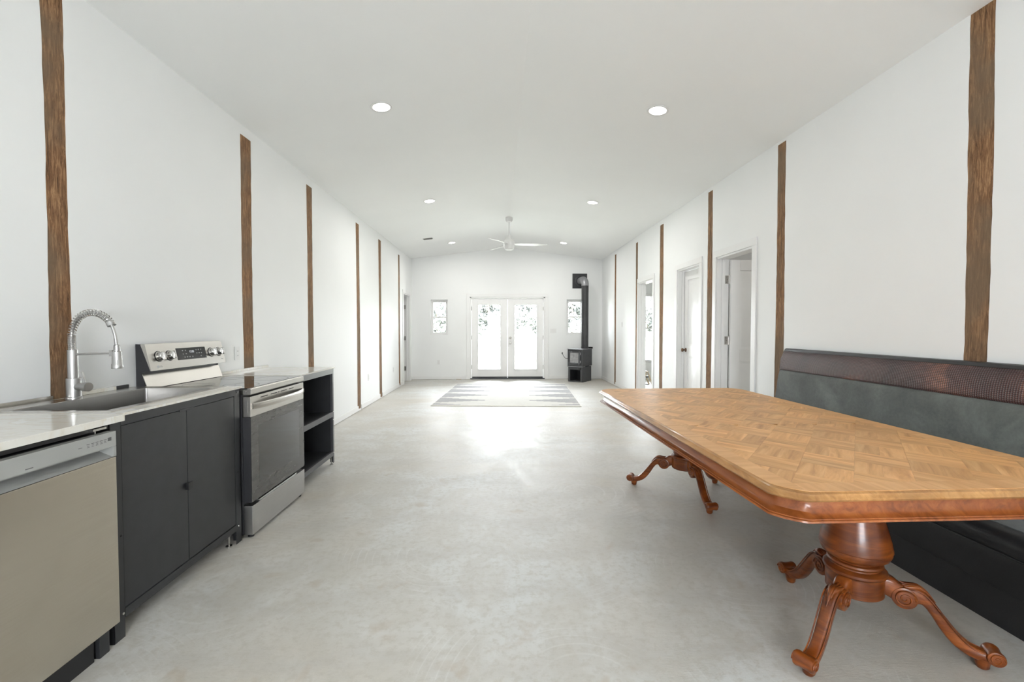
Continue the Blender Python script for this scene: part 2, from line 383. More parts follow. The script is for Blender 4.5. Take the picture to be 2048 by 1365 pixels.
for side, y0, y1, z0, z1, lab in POSTS:
    k = 40; A = []; Bq = []; wa = random.uniform(0, 9); wb = random.uniform(0, 9)
    for i in range(k + 1):
        z = z0 + (z1 - z0) * i / k; lean = (.5 - i / k) * (.012 if side == 'L' else -.006)
        A.append([y0 + lean + .006 * math.sin(z * 2.1 + wa) + random.uniform(-.0025, .0025), z])
        Bq.append([y1 + lean + .006 * math.sin(z * 1.7 + wb) + random.uniform(-.0025, .0025), z])
    X = XL if side == 'L' else XR; d = 1 if side == 'L' else -1
    def col(u0, u1, xa, xb):
        return [[Vector((X - d * xa, p, z)), Vector((X - d * xb, p, z)), Vector((X - d * xb, q, z)), Vector((X - d * xa, q, z))] for (p, z), (q, _) in zip(u0, u1)]
    MB_ = MB(); MB_.rings(col(A, Bq, .12, .003)); o = MB_.build('timber_post', 'rough_post', smooth=20)
    wm = WALLMB[side]
    wm.rings(col([[y0 - .03, a[1]] for a in A], A, .05, 0)); wm.rings(col(Bq, [[y1 + .03, a[1]] for a in A], .05, 0))
    tag(o, lab, 'post', 'exposed timber posts in the left wall' if side == 'L' else 'exposed timber posts in the right wall')
struct(WALLMB['L'].build('wall_left', 'wall_paint', smooth=0)); struct(WALLMB['R'].build('wall_right', 'wall_paint', smooth=0))

# baseboards
def skirting(side, runs):
    for y0, y1 in runs:
        X, d = (XL, 1) if side == 'left' else (XR, -1)
        struct(MB().box(min(X, X + d * .013), max(X, X + d * .013), y0, y1, .006, .085).build('baseboard_' + side, 'trim_paint', bevel=.003))
skirting('left', [(YN, 2.33), (2.465, 4.05), (4.235, 5.405), (5.575, 7.26), (7.425, 8.59), (8.765, 10.225), (10.39, 10.63), (11.61, 11.737)])
skirting('right', [(YN, 2.405), (2.55, 4.19), (4.335, 4.63), (5.79, 5.90), (6.85, 7.345), (7.515, 7.74), (8.845, 10.32), (10.465, 11.737)])
for a, b in ((XL + .013, -.845), (1.285, XR - .013)):
    struct(MB().box(a, b, YB - .013, YB, .006, .085).build('baseboard_back', 'trim_paint', bevel=.003))

# ---------------------------------------------------------------- interior doors
def leaf_mesh(w, h, t=.035):
    """panel door slab in local x (0..w), y (0..t), z (0..h): returns slab builder and the two raised panels"""
    st = .115; pan = [(st, w - st, .22, .90), (st, w - st, 1.05, h - .13)]
    mb = holes(MB(), 'y', 0, t, 0, w, 0, h, pan)
    for a, b, c, d in pan: mb.box(a, b, .010, t - .010, c, d)
    ps = []
    for a, b, c, d in pan:
        p = MB()
        for s0, s1 in ((.004, .010), (t - .004, t - .010)):
            g = .03
            p.rings([[Vector((a + e, y, c + e)), Vector((b - e, y, c + e)), Vector((b - e, y, d - e)), Vector((a + e, y, d - e))] for e, y in ((g, s1), (g + .03, s0))])
        ps.append(p)
    return mb, ps
def add_hinges(par, name, pts, sx, sy, sz, mat='nickel'):
    for p in pts:
        mb = MB().box(p[0] - sx / 2, p[0] + sx / 2, p[1] - sy / 2, p[1] + sy / 2, p[2] - sz / 2, p[2] + sz / 2)
        mb.build(name, mat, par, bevel=.001)
def doorset(num, label, side, op, cf=.085):
    X, d = (XL, 1) if side == 'L' else (XR, -1); y0, y1, z0, z1 = op
    root = bpy.data.objects.new('door_%d' % num, None); COL.objects.link(root); root.location = (X, (y0 + y1) / 2, 0); struct(root, label)
    L = lambda x, y, z: (x - X, y - (y0 + y1) / 2, z)
    yc = (y0 + y1) / 2
    cw, th = .085, .016
    xa, xb = sorted((0, d * th))
    for a, b, nm in ((y0 - cw, y0 - .006, 'side_casing'), (y1 + .004, y1 + cf, 'side_casing')):
        MB().box(xa, xb, a - yc, b - yc, 0, z1 + .006).build(nm, 'trim_paint', root, bevel=.004)
    MB().box(xa, xb, y0 - cw - yc, y1 + cf - yc, z1 + .006, z1 + cw).build('head_casing', 'trim_paint', root, bevel=.004)
    # jamb lining, with a stop
    ja, jb = sorted((d * .002, -d * (WT + .002)))
    for a, b in ((y0 - .004, y0 + .016), (y1 - .016, y1 + .004)):
        MB().box(ja, jb, a - yc, b - yc, 0, z1).build('jamb', 'trim_paint', root, bevel=.001)
    MB().box(ja, jb, y0 - yc, y1 - yc, z1 - .016, z1 + .004).build('head_jamb', 'trim_paint', root)
    sa, sb = sorted((-d * .055, -d * .092))
    for a, b in ((y0 + .016, y0 + .027), (y1 - .027, y1 - .016)):
        MB().box(sa, sb, a - yc, b - yc, 0, z1 - .016).build('door_stop', 'trim_paint', root, bevel=.002)
    return root, yc
# door 3 (nearest, right): opened inwards 90 degrees, hinged on the far jamb
root, yc = doorset(1, 'white panel door opened into a dim side room, beside the booth bench', 'R', D3)
w, h = .755, 2.14
mb, ps = leaf_mesh(w, h)
lf = mb.build('door_leaf', 'trim_paint', root, bevel=.0015, loc=(WT + .008, D3[1] - .058 - yc, .012), rot=(0, 0, R(1)))
for p in ps: p.build('panel', 'trim_paint', lf)
for z in (.22, 1.17, 1.915):
    o = MB().box(.092, WT + .002, D3[1] - yc - .0185, D3[1] - yc - .0155, z - .05, z + .05).tube([(WT + .004, D3[1] - yc - .020, z - .052), (WT + .004, D3[1] - yc - .020, z + .052)], .007, 10)
    hg = o.build('hinge', 'nickel', root)
    for dz in (-.032, 0, .032): MB().lathe([(0, 0), (.004, 0), (.004, .001), (0, .0015)], seg=8, mat=Matrix.Rotation(R(90), 4, 'X')).build('screw', 'dark_mark', hg, loc=(.112 if dz else .122, D3[1] - yc - .0186, z + dz))
# door 2: closed, leaf at the far side of the jamb
root, yc = doorset(2, 'closed white two-panel door with a small bronze knob on right wall', 'R', D2)
mb, ps = leaf_mesh(D2[1] - D2[0] - .036, 2.145)
lf = mb.build('door_leaf', 'trim_paint', root, bevel=.0015, loc=(.130, D2[0] - yc + .018, .012), rot=(0, 0, R(90)))
for p in ps: p.build('panel', 'trim_paint', lf)
kn = MB().lathe([(0, 0), (.031, 0), (.031, .006), (.014, .010), (.011, .03), (.020, .037), (.027, .048), (.026, .06), (.016, .066), (0, .067)], seg=20, mat=Matrix.Rotation(R(-90), 4, 'Y'))
kn.build('knob', 'bronze', root, loc=(.095, D2[1] - yc - .085, 1.0))
# door 1: open doorway to the bedroom (leaf swung out of sight), strike plate on far jamb
root, yc = doorset(3, 'open white doorway on right wall with a bright bedroom window seen through it', 'R', D1, .045)
MB().box(.055, .085, D1[1] - yc - .0185, D1[1] - yc - .0155, 1.0, 1.06).build('strike_plate', 'nickel', root)
mb, ps = leaf_mesh(.775, 2.14)
lf = mb.build('door_leaf', 'trim_paint', root, bevel=.0015, loc=(WT + .045, D1[0] - yc - .012, .012), rot=(0, 0, R(-80)))
for p in ps: p.build('panel', 'trim_paint', lf)
# left door near the back
root, yc = doorset(4, 'white doorway with three hinges on left wall near the back corner', 'L', DL)
mb, ps = leaf_mesh(.73, 2.10)
lf = mb.build('door_leaf', 'trim_paint', root, bevel=.0015, loc=(-WT - .008 - .73, DL[1] - .058 - yc, .012))
for p in ps: p.build('panel', 'trim_paint', lf)
for z in (.31, 1.07, 1.85):
    MB().box(-WT - .002, -.092, DL[1] - yc - .0185, DL[1] - yc - .0155, z - .05, z + .05).tube([(-WT - .004, DL[1] - yc - .02, z - .052), (-WT - .004, DL[1] - yc - .02, z + .052)], .007, 10).build('hinge', 'nickel', root)

# ---------------------------------------------------------------- french doors
root = bpy.data.objects.new('door_5', None); COL.objects.link(root); root.location = (.22, YB, 0)
struct(root, 'pair of white french doors with full glass panes in the back wall')
for a, b in ((-1.055, -.968), (.968, 1.055)): MB().box(a, b, -.018, 0, 0, 2.125).build('side_casing', 'trim_paint', root, bevel=.004)
MB().box(-1.055, 1.055, -.018, 0, 2.125, 2.21).build('head_casing', 'trim_paint', root, bevel=.004)
for a, b in ((-.967, -.932), (.932, .967)): MB().box(a, b, -.004, .155, 0, 2.125).build('jamb', 'trim_paint', root, bevel=.001)
MB().box(-.967, .967, -.004, .155, 2.098, 2.125).build('head_jamb', 'trim_paint', root)
for a, b in ((-.935, -.905), (-.022, .022), (.905, .935)): MB().box(a, b, .088, .11, .03, 2.1).build('door_stop', 'trim_paint', root)
MB().box(-.93, .93, .088, .11, 2.07, 2.1).build('head_stop', 'trim_paint', root)
MB().box(-.965, .965, -.02, .155, 0, .03).build('threshold', 'dark_enamel', root, bevel=.003)
for sgn, kn in ((-1, False), (1, True)):
    a, b = (-.925, -.004) if sgn < 0 else (.004, .925)
    g0, g1 = (-.752, -.188) if sgn < 0 else (.188, .752)
    mb = holes(MB(), 'y', .03, .075, a, b, .065, 2.092, [(g0, g1, .26, 1.925)])
    lf = mb.build('door_leaf', 'trim_paint', root, bevel=.002)
    fr_ = holes(MB(), 'y', .018, .087, g0 - .028, g1 + .028, .232, 1.953, [(g0, g1, .26, 1.925)])
    fr_.build('glazing_bead', 'trim_paint', lf, bevel=.004)
    MB().box(g0, g1, .048, .054, .26, 1.925).build('pane', 'window_glass', lf, smooth=0)
    MB().box(a + .01, b - .01, .035, .07, .032, .066).build('door_sweep', 'black_plastic', lf)
    for z in (.32, 1.08, 1.83):
        MB().tube([(sgn * .929, .022, z - .05), (sgn * .929, .022, z + .05)], .009, 10).build('hinge', 'nickel', lf)
    if kn:
        rot = Matrix.Rotation(R(90), 4, 'X')
        MB().lathe([(0, 0), (.030, 0), (.030, .006), (.013, .01), (.012, .03), (.022, .038), (.028, .05), (.022, .062), (0, .065)], (.072, .03, .933), 20, rot).build('door_knob', 'nickel', lf)
        MB().lathe([(0, 0), (.031, 0), (.031, .01), (.022, .016), (0, .018)], (.072, .03, 1.075), 20, rot).box(.069, .075, -.004, .014, 1.06, 1.09).build('deadbolt', 'nickel', lf)

# ---------------------------------------------------------------- windows
def sash_window(num, label, hx, parts=True):
    x0, x1, z0, z1 = hx; xc = (x0 + x1) / 2; w = x1 - x0
    root = bpy.data.objects.new('window_%d' % num, None); COL.objects.link(root); root.location = (xc, YB, z0); struct(root, label)
    h = z1 - z0; f = .035
    holes(MB(), 'y', .085, .15, -w / 2, w / 2, 0, h, [(-w / 2 + f, w / 2 - f, f, h - f)]).build('window_frame', 'trim_paint', root, bevel=.002)
    mid = h * .5
    for a, b, y in ((f, mid + .018, .095), (mid - .018, h - f, .118)):
        s = holes(MB(), 'y', y, y + .022, -w / 2 + f, w / 2 - f, a, b, [(-w / 2 + f + .026, w / 2 - f - .026, a + .03, b - .03)]).build('sash', 'trim_paint', root, bevel=.002)
        MB().box(-w / 2 + f + .026, w / 2 - f - .026, y + .009, y + .013, a + .03, b - .03).build('pane', 'window_glass', s, smooth=0)
    MB().box(-.03, .03, .080, .098, mid + .012, mid + .022).build('sash_lock', 'white_plastic', root)
    return root
sash_window(1, 'small white sash window left of the french doors', WLh)
sash_window(2, 'small white sash window partly hidden by the black stove pipe', WRh)
sash_window(3, 'tall bright sash window in the bedroom seen through the doorway', WBh)

# ---------------------------------------------------------------- switches and outlets
def plate(label, loc, face, gangs=1, kind='outlet', group=None):
    """face: 'L' (on left wall), 'R', 'B'"""
    rz = {'L': R(90), 'R': R(-90), 'B': 0}[face]
    w = .07 + .046 * (gangs - 1)
    t = thing('light_switch' if kind == 'switch' else 'wall_outlet', label, 'switch' if kind == 'switch' else 'outlet', loc, rz, group)
    MB().box(-w / 2, w / 2, -.006, -.0005, -.0575, .0575).build('cover_plate', 'white_plastic', t, bevel=.002)
    for g in range(gangs):
        x = (g - (gangs - 1) / 2) * .046
        if kind == 'switch':
            MB().prism([(-.009, -.033), (-.006, -.033), (-.006, .033), (-.013, .033)], x - .0165, x + .0165, 'x').build('rocker', 'white_plastic', t)
        else:
            MB().box(x - .0165, x + .0165, -.008, -.006, -.033, .033).build('receptacle', 'white_plastic', t, bevel=.001)
            for z in (-.019, .019):
                MB().box(x - .008, x - .006, -.0085, -.0078, z - .004, z + .006).box(x + .006, x + .008, -.0085, -.0078, z - .004, z + .006).build('slot', 'dark_mark', t)
plate('white wall outlet above the range side, left of the second post', (XL, 3.95, 1.105), 'L', 1)
plate('white wall outlet low on the left wall between fourth and fifth posts', (XL, 7.86, .48), 'L')
plate('white wall outlet low on the left wall between fifth and sixth posts', (XL, 9.69, .445), 'L')
plate('white wall outlet on the back wall left of the french doors', (-1.552, YB, .445), 'B')
plate('three-gang white light switch on back wall beside french doors', (1.40, YB, 1.255), 'B', 3, 'switch')
plate('single white light switch on right wall between the last two posts', (XR, 9.81, 1.40), 'R', 1, 'switch')

# ---------------------------------------------------------------- recessed lights, vent, fan
SL = math.atan((RIDGE - EAVE) / (XR - XM))
proto = None
for x, y, lab in ((-1.02, 4.04, 'recessed ceiling light nearest the camera on the left'), (1.405, 4.04, 'recessed ceiling light nearest the camera on the right'),
                  (-1.045, 6.95, 'recessed ceiling light, middle of the three on the left'), (1.43, 6.97, 'recessed ceiling light, middle of the three on the right'),
                  (-1.055, 10.3, 'recessed ceiling light farthest back on the left'), (1.45, 10.26, 'recessed ceiling light farthest back on the right')):
    if proto is None:
        t = thing('recessed_light', lab, 'ceiling light', group='recessed ceiling lights')
        MB().lathe([(.072, .002), (.095, .0), (.094, -.004), (.086, -.007), (.074, -.004), (.072, .002)], seg=40).build('trim_ring', 'white_enamel', t)
        MB().lathe([(0, -.003), (.072, -.003), (.073, -.001), (0, -.001)], seg=40).build('diffuser', 'lamp_glow', t)
        proto = t
    else:
        t = dup(proto); t['label'] = lab
    t.location = (x, y, ceil_z(x) - .001); t.rotation_euler = (0, SL if x > XM else -SL, 0)
    lp = area('lamp_light', (x, y, ceil_z(x) - .02), (0, SL if x > XM else -SL, 0), .13, .13, LAMP_W * (.12 if y < 5 else 1.2 if y < 8 else 1.25), (1, .98, .95), shape='DISK')

t = thing('ceiling_vent', 'small grey louvred vent on the ceiling near the back left', 'vent', (-1.48, 9.58, ceil_z(-1.48) - .001)); t.rotation_euler = (0, -SL, 0)
holes(MB(), 'y', 0, 0, 0, 0, 0, 0, [])
MB().box(-.10, .10, -.05, .05, -.008, 0).build('vent_frame', 'grey_plastic', t, bevel=.002)
for i in range(6): MB().prism([(-.040 + i * .015, -.014), (-.036 + i * .015, -.008), (-.033 + i * .015, -.008), (-.037 + i * .015, -.014)], -.085, .085, 'x').build('slat', 'grey_plastic', t)

FX, FY, FZ = .19, 8.55, 2.885
t = thing('ceiling_fan', 'white three-blade ceiling fan hanging from the ridge on a downrod', 'fan', (FX, FY, FZ))
zt = ceil_z(FX) - FZ
MB().lathe([(0, zt), (.066, zt), (.068, zt - .02), (.064, zt - .065), (.05, zt - .085), (.02, zt - .09), (0, zt - .09)], seg=32).build('canopy', 'white_enamel', t)
MB().tube([(0, 0, zt - .08), (0, 0, .15)], .013, 16).build('downrod', 'white_enamel', t)
MB().lathe([(0, .19), (.016, .19), (.02, .165), (.04, .135), (.068, .095), (.09, .07), (.098, .05), (.100, .035), (.097, .033), (.097, .028), (.100, .026), (.100, -.01), (.097, -.012), (.097, -.017), (.100, -.019), (.099, -.05), (.09, -.07), (0, -.07)], seg=40).build('motor_housing', 'white_enamel', t)
MB().lathe([(.088, -.07), (.086, -.085), (.07, -.098), (.03, -.106), (0, -.107)], seg=40).build('light_dome', 'white_enamel', t)
for k, ang in enumerate((0, 120, 240)):
    rr = []
    for r, w_, in ((.09, .05), (.14, .085), (.30, .11), (.50, .105), (.62, .09), (.69, .07), (.715, .03)):
        tilt = R(-11); z = -.012 * r
        ca, sa = math.cos(tilt), math.sin(tilt)
        rr.append([Vector((r, u * w_ / 2 * ca - v * sa, z + u * w_ / 2 * sa + v * ca)) for u, v in ((-1, .003), (1, .003), (1, -.003), (-1, -.003))])
    MB().rings(rr).build('blade', 'white_enamel', t, rot=(0, 0, R(ang)), loc=(0, 0, .005))

area('lamp_light', (4.0, 4.6, 2.55), (0, 0, 0), .3, .3, 7, (1, .98, .95), shape='DISK')  # added fill light, out of view, brightens the dim side room
area('lamp_light', (4.4, 8.6, 2.55), (0, 0, 0), .3, .3, 16, (1, .98, .95), shape='DISK')  # added fill light, out of view, brightens the bedroom
for x_, y_, lab in ((4.0, 4.6, 'unseen lamp added to brighten the side room behind the nearest open door'), (4.4, 8.6, 'unseen lamp added to brighten the bedroom past the right doorway')):
    tt_ = thing('added_fill_lamp', lab, 'ceiling light', (x_, y_, 2.6)); MB().lathe([(0, 0), (.17, 0), (.17, -.02), (.15, -.03), (0, -.032)], seg=32).build('shade', 'lamp_glow', tt_)  # glowing discs added at the two unseen fill lights
# ---------------------------------------------------------------- kitchen run
CT = .962
# dishwasher worktop and dishwasher
t = thing('dishwasher_worktop', 'thick cream marble worktop over the stainless dishwasher', 'worktop', (-1.9, 1.55, CT))
MB().box(-2.235 + 1.9, -1.56 + 1.9, -.6, .384, -.028, 0).build('slab', 'marble', t, bevel=.002)
MB().box(-2.236 + 1.9, -2.222 + 1.9, -.6, .38, .0005, .021).build('backsplash', 'stainless', t, bevel=.001)
DX = -1.56; y0, y1 = 1.285, 1.888
t = thing('dishwasher', 'stainless steel dishwasher with grey control strip and pocket handle', 'dishwasher', (DX, (y0 + y1) / 2, 0))
hw = (y1 - y0) / 2
MB().box(-.60, -.064, -hw + .01, hw - .012, .10, .895).build('tub', 'black_plastic', t)
MB().box(-.025, -.001, -hw, hw, .11, .798).build('door_panel', 'stainless_door', t, bevel=.003)
# control strip with a sloping pocket below it
MB().box(-.035, .0, -hw, hw, .842, .903).box(-.06, 0, -hw, -hw + .022, .80, .842).box(-.06, 0, hw - .014, hw, .80, .842).build('control_panel', 'grey_plastic', t, bevel=.0015)
MB().prism([(-.062, .846), (-.056, .846), (-.056, .822), (-.004, .799), (-.062, .799)], -hw + .022, hw - .014, 'y').build('pocket_handle', 'grey_plastic', t)
for i, u in enumerate((.165, .185, .203, .222, .240)):
    yy = u + .01
    MB().box(0, .0006, yy - .006, yy + .006, .877, .879).box(0, .0006, yy - .004, yy + .004, .871, .8725).box(0, .0006, yy - .005, yy + .005, .866, .8675).build('button_mark', 'dark_mark', t)
MB().box(0, .0006, .135, .150, .871, .873).build('button_mark', 'dark_mark', t)
MB().box(0, .0006, .262, .278, .869, .882).build('indicator_window', 'dark_mark', t)
MB().box(0, .0006, -.055, -.030, .852, .855).build('maker_mark', 'dark_mark', t)
MB().box(-.05, -.012, hw - .09, hw - .03, .918, .926).box(-.05, -.02, hw - .075, hw - .07, .90, .918).build('mounting_bracket', 'chrome', t)
MB().box(-.06, -.04, -hw, hw - .08, .0, .10).build('toe_kick', 'black_plastic', t)
MB().box(-.17, -.03, hw - .065, hw - .018, 0, .109).build('foot_block', 'black_steel', t, bevel=.003)
MB().box(-.62, -.03, -hw, hw, .897, .904).box(-.62, -.032, -hw, hw, .912, .930).build('top_frame', 'black_plastic', t)

# sink cabinet
CX = -1.60; y0, y1 = 1.905, 2.842; D = .60
t = thing('sink_cabinet', 'charcoal steel sink cabinet with two flat doors and open legs', 'cabinet', (CX, y0, 0))
L_ = y1 - y0
for yy, sg in ((0, 1), (L_, -1)):
    for xx, sx in ((0, -1), (-D, 1)):
        a, b = sorted((yy, yy + sg * .055)); c, d = sorted((yy, yy + sg * .004))
        x_, x__ = sorted((xx, xx + sx * .004)); p, q = sorted((xx, xx + sx * .05))
        MB().box(x_, x__, a, b, 0, .95 if yy else .932).box(p, q, c, d, 0, .95 if yy else .932).build('corner_leg', 'black_steel', t, bevel=.001)
MB().box(-.02, .0015, .055, L_ - .055, .908, .950).build('top_rail', 'black_steel', t, bevel=.001)
MB().box(-.02, .0015, .055, L_ - .055, .083, .122).build('bottom_rail', 'black_steel', t, bevel=.001)
MB().box(-D + .004, -.02, .004, L_ - .004, .09, .10).box(-D, -D + .004, .05, L_ - .05, .09, .93).box(-D + .05, -.05, .004, .007, .09, .93).box(-D + .05, -.05, L_ - .007, L_ - .004, .09, .94).build('carcass', 'black_steel', t)
ys = 2.368 - y0
for a, b in ((.058, ys - .002), (ys + .002, L_ - .058)):
    dr = MB().box(-.022, -.002, a, b, .125, .905).build('door', 'black_steel', t, bevel=.0015)
    if a > .1: MB().box(-.002, .014, a - .022, a + .012, .493, .527).box(.010, .016, a - .022, a + .016, .49, .53).build('handle', 'black_plastic', dr, bevel=.002)
MB().box(-.0015, .004, ys - .055, ys + .05, .900, .912).build('door_catch', 'black_steel', t, bevel=.001)
for yy in (.055, L_ - .085):
    MB().tube([(-.03, yy, .0), (-.03, yy, .085)], .006, 10).lathe([(0, 0), (.018, 0), (.018, .008), (0, .012)], (-.03, yy, 0), 12).build('levelling_foot', 'chrome', t)
for yy in (.045, L_ - .03):
    for zz in (.105, .93, .44): MB().lathe([(0, 0), (.006, 0), (.005, .003), (0, .0035)], seg=10, mat=Matrix.Rotation(R(90), 4, 'Y')).build('bolt', 'chrome' if zz < .2 else 'black_plastic', t, loc=(.0, yy, zz))
# sink worktop with cut-out
t = thing('sink_worktop', 'thin cream marble worktop around the stainless sink', 'worktop', (-1.9, 2.4, CT))
mb = MB(); zt0, zt1 = -.011, 0
xa, xb, ya, yb = -2.235 + 1.9, -1.585 + 1.9, 1.938 - 2.4, 2.845 - 2.4
ca, cb, cc_, cd_ = -2.13 + 1.9, -1.665 + 1.9, 2.0 - 2.4, 2.80 - 2.4
mb.box(xa, ca, ya, yb, zt0, zt1).box(cb, xb, ya, yb, zt0, zt1).box(ca, cb, ya, cc_, zt0, zt1).box(ca, cb, cd_, yb, zt0, zt1)
mb.build('slab', 'marble', t)
MB().box(-2.236 + 1.9, -2.222 + 1.9, 1.94 - 2.4, 2.325 - 2.4, .0005, .021).build('backsplash', 'stainless', t, bevel=.001)
MB().box(-2.234 + 1.9, -2.222 + 1.9, 2.465 - 2.4, 2.70 - 2.4, .0005, .021).build('backsplash', 'marble', t, bevel=.001)
MB().box(-2.234 + 1.9, -2.222 + 1.9, 2.70 - 2.4, 2.79 - 2.4, .0005, .021).build('end_cap', 'black_plastic', t, bevel=.001)
# sink
t = thing('sink', 'rectangular stainless steel drop-in sink set in the worktop', 'sink', (-1.9, 2.4, CT))
rx0, rx1, ry0, ry1 = -2.195 + 1.9, -1.651 + 1.9, 1.978 - 2.4, 2.825 - 2.4
bx0, bx1, by0, by1 = -2.10 + 1.9, -1.70 + 1.9, 2.01 - 2.4, 2.755 - 2.4
def rrect(x0, x1, y0, y1, r, z, k=5):
    out = []
    for cx_, cy_, a0 in ((x1 - r, y1 - r, 0), (x0 + r, y1 - r, 90), (x0 + r, y0 + r, 180), (x1 - r, y0 + r, 270)):
        for i in range(k): a = R(a0 + 90 * i / (k - 1)); out.append(Vector((cx_ + r * math.cos(a), cy_ + r * math.sin(a), z)))
    return out
MB().rings([rrect(rx0, rx1, ry0, ry1, .006, .0005), rrect(rx0 + .001, rx1 - .001, ry0 + .001, ry1 - .001, .006, .004), rrect(bx0 - .004, bx1 + .004, by0 - .004, by1 + .004, .012, .0035), rrect(bx0, bx1, by0, by1, .012, .001)], caps=False).build('rim', 'stainless', t, smooth=25)
MB().rings([rrect(bx0, bx1, by0, by1, .012, .0015), rrect(bx0 + .004, bx1 - .004, by0 + .004, by1 - .004, .012, -.20), rrect(bx0 + .02, bx1 - .02, by0 + .02, by1 - .02, .02, -.222), rrect(bx0 + .17, bx1 - .17, by0 + .33, by1 - .33, .02, -.226)], caps=False).build('bowl', 'sink_steel', t, smooth=25)
MB().lathe([(.058, -.224), (.058, -.226), (.045, -.228), (.04, -.24), (0, -.24)], ((bx0 + bx1) / 2, (by0 + by1) / 2, 0), 24).build('drain', 'chrome', t)
# faucet
fx, fy, fz = -2.155, 2.362, CT + .004
t = thing('faucet', 'brushed steel spring-neck kitchen faucet with pull-down spray head', 'faucet', (fx, fy, fz))
MB().lathe([(0, 0), (.034, 0), (.034, .006), (.0305, .009), (.0305, .10), (.029, .102), (0, .102)], seg=32).build('base_body', 'stainless_panel', t)
MB().lathe([(0, .102), (.0215, .102), (.0225, .15), (.022, .20), (.0215, .245), (0, .245)], (-.002, 0, 0), seg=28).build('riser', 'stainless_panel', t)
kn = MB().tube([(.02, -.004, .058), (.062, -.012, .058)], .0185, 24).tube([(.0625, -.012, .058), (.088, -.017, .058)], .0225, 24).build('valve_body', 'stainless_panel', t)
MB().tube([(.070, -.014, .075), (.062, -.005, .088), (.040, .004, .13)], [.004, .0045, .0055], 10).build('lever', 'chrome', kn)
P0 = [(-.003, .24), (-.006, .29), (-.002, .335), (.012, .375), (.036, .408), (.068, .428), (.103, .434), (.140, .425), (.170, .405), (.188, .384), (.200, .355), (.209, .325), (.214, .295), (.216, .270)]
def cat(P, k=8):
    out = []
    for i in range(len(P) - 1):
        p0, p1, p2, p3 = P[max(i - 1, 0)], P[i], P[i + 1], P[min(i + 2, len(P) - 1)]
        for j in range(k):
            s = j / k
            out.append(tuple(.5 * ((2 * b) + (-a + c) * s + (2 * a - 5 * b + 4 * c - d) * s * s + (-a + 3 * b - 3 * c + d) * s ** 3) for a, b, c, d in zip(p0, p1, p2, p3)))
    out.append(tuple(P[-1])); return out
hose = [(p[0], 0, p[1]) for p in cat(P0)]
MB().tube(hose, .0075, 12).build('hose', 'stainless_panel', t)
# spring coil around the arch
def coil(path, r, pitch, wire, start=0.0):
    pts = [Vector(p) for p in path]; L = [0]
    for a, b in zip(pts, pts[1:]): L.append(L[-1] + (b - a).length)
    tot = L[-1]; out = []; nst = int(tot / pitch * 12)
    for i in range(nst + 1):
        s = tot * i / nst; k = 0
        while k < len(L) - 2 and L[k + 1] < s: k += 1
        f = (s - L[k]) / max(1e-9, L[k + 1] - L[k]); p = pts[k].lerp(pts[k + 1], f); tt = (pts[k + 1] - pts[k]).normalized()
        u = Vector((0, 1, 0)); w_ = tt.cross(u).normalized(); a = 2 * math.pi * s / pitch
        out.append(p + (u * math.cos(a) + w_ * math.sin(a)) * r)
    return MB().tube(out, wire, 5)
coil(hose[:14], .0165, .0052, .0019).build('tight_spring', 'chrome', t)
coil(hose[13:74], .0165, .0135, .0024).build('spring_coil', 'chrome', t)
i0 = 72; v0 = Vector(hose[i0]); v1 = Vector(hose[i0 + 4])
MB().tube([v0, v0.lerp(v1, 1.2)], .019, 20).build('coil_collar', 'stainless_panel', t)
MB().lathe([(0, .272), (.008, .272), (.012, .268), (.013, .262), (.0135, .238), (.0195, .236), (.020, .228), (.0215, .176), (.0235, .172), (.0245, .152), (.024, .150), (0, .150)], (.218, 0, 0), 28).build('spray_head', 'stainless_panel', t)
MB().tube([(.015, 0, .222), (.19, 0, .228)], .0045, 12).box(.185, .200, -.008, .008, .213, .243).build('support_arm', 'stainless_panel', t)

# ---------------------------------------------------------------- range
GX = -1.545; y0, y1 = 2.862, 3.628
t = thing('electric_range', 'stainless electric range with black oven window and rear control panel', 'stove', (GX, (y0 + y1) / 2, 0))
hw = (y1 - y0) / 2
MB().box(-.665, -.055, -hw + .004, hw - .004, .02, .905).build('body', 'dark_enamel', t, bevel=.002)
MB().prism([(-.69, .905), (.0, .905), (.004, .910), (.004, .940), (.0, .944), (-.02, .944), (-.02, .938), (-.69, .938)], -hw, hw, 'y').build('cooktop_frame', 'stainless', t, bevel=.0015)
MB().box(-.60, -.022, -hw + .012, hw - .012, .9385, .9455).build('cooktop_glass', 'black_glass', t, bevel=.001)
for cx_, cy_, r_ in ((-.16, -.19, .105), (-.16, .19, .12), (-.44, -.19, .09), (-.44, .19, .075)):
    MB().lathe([(r_ - .001, 0), (r_ + .001, 0), (r_ + .001, .0004), (r_ - .001, .0004), (r_ - .001, 0)], (cx_, cy_, .9455), 48).build('burner_ring', 'dark_mark', t)
for a in (-hw + .03, ): MB().lathe([(0, 0), (.007, 0), (.006, .003), (0, .0035)], seg=12, mat=Matrix.Rotation(R(90), 4, 'X')).build('screw', 'chrome', t, loc=(-.03, -hw - .0001, .922))
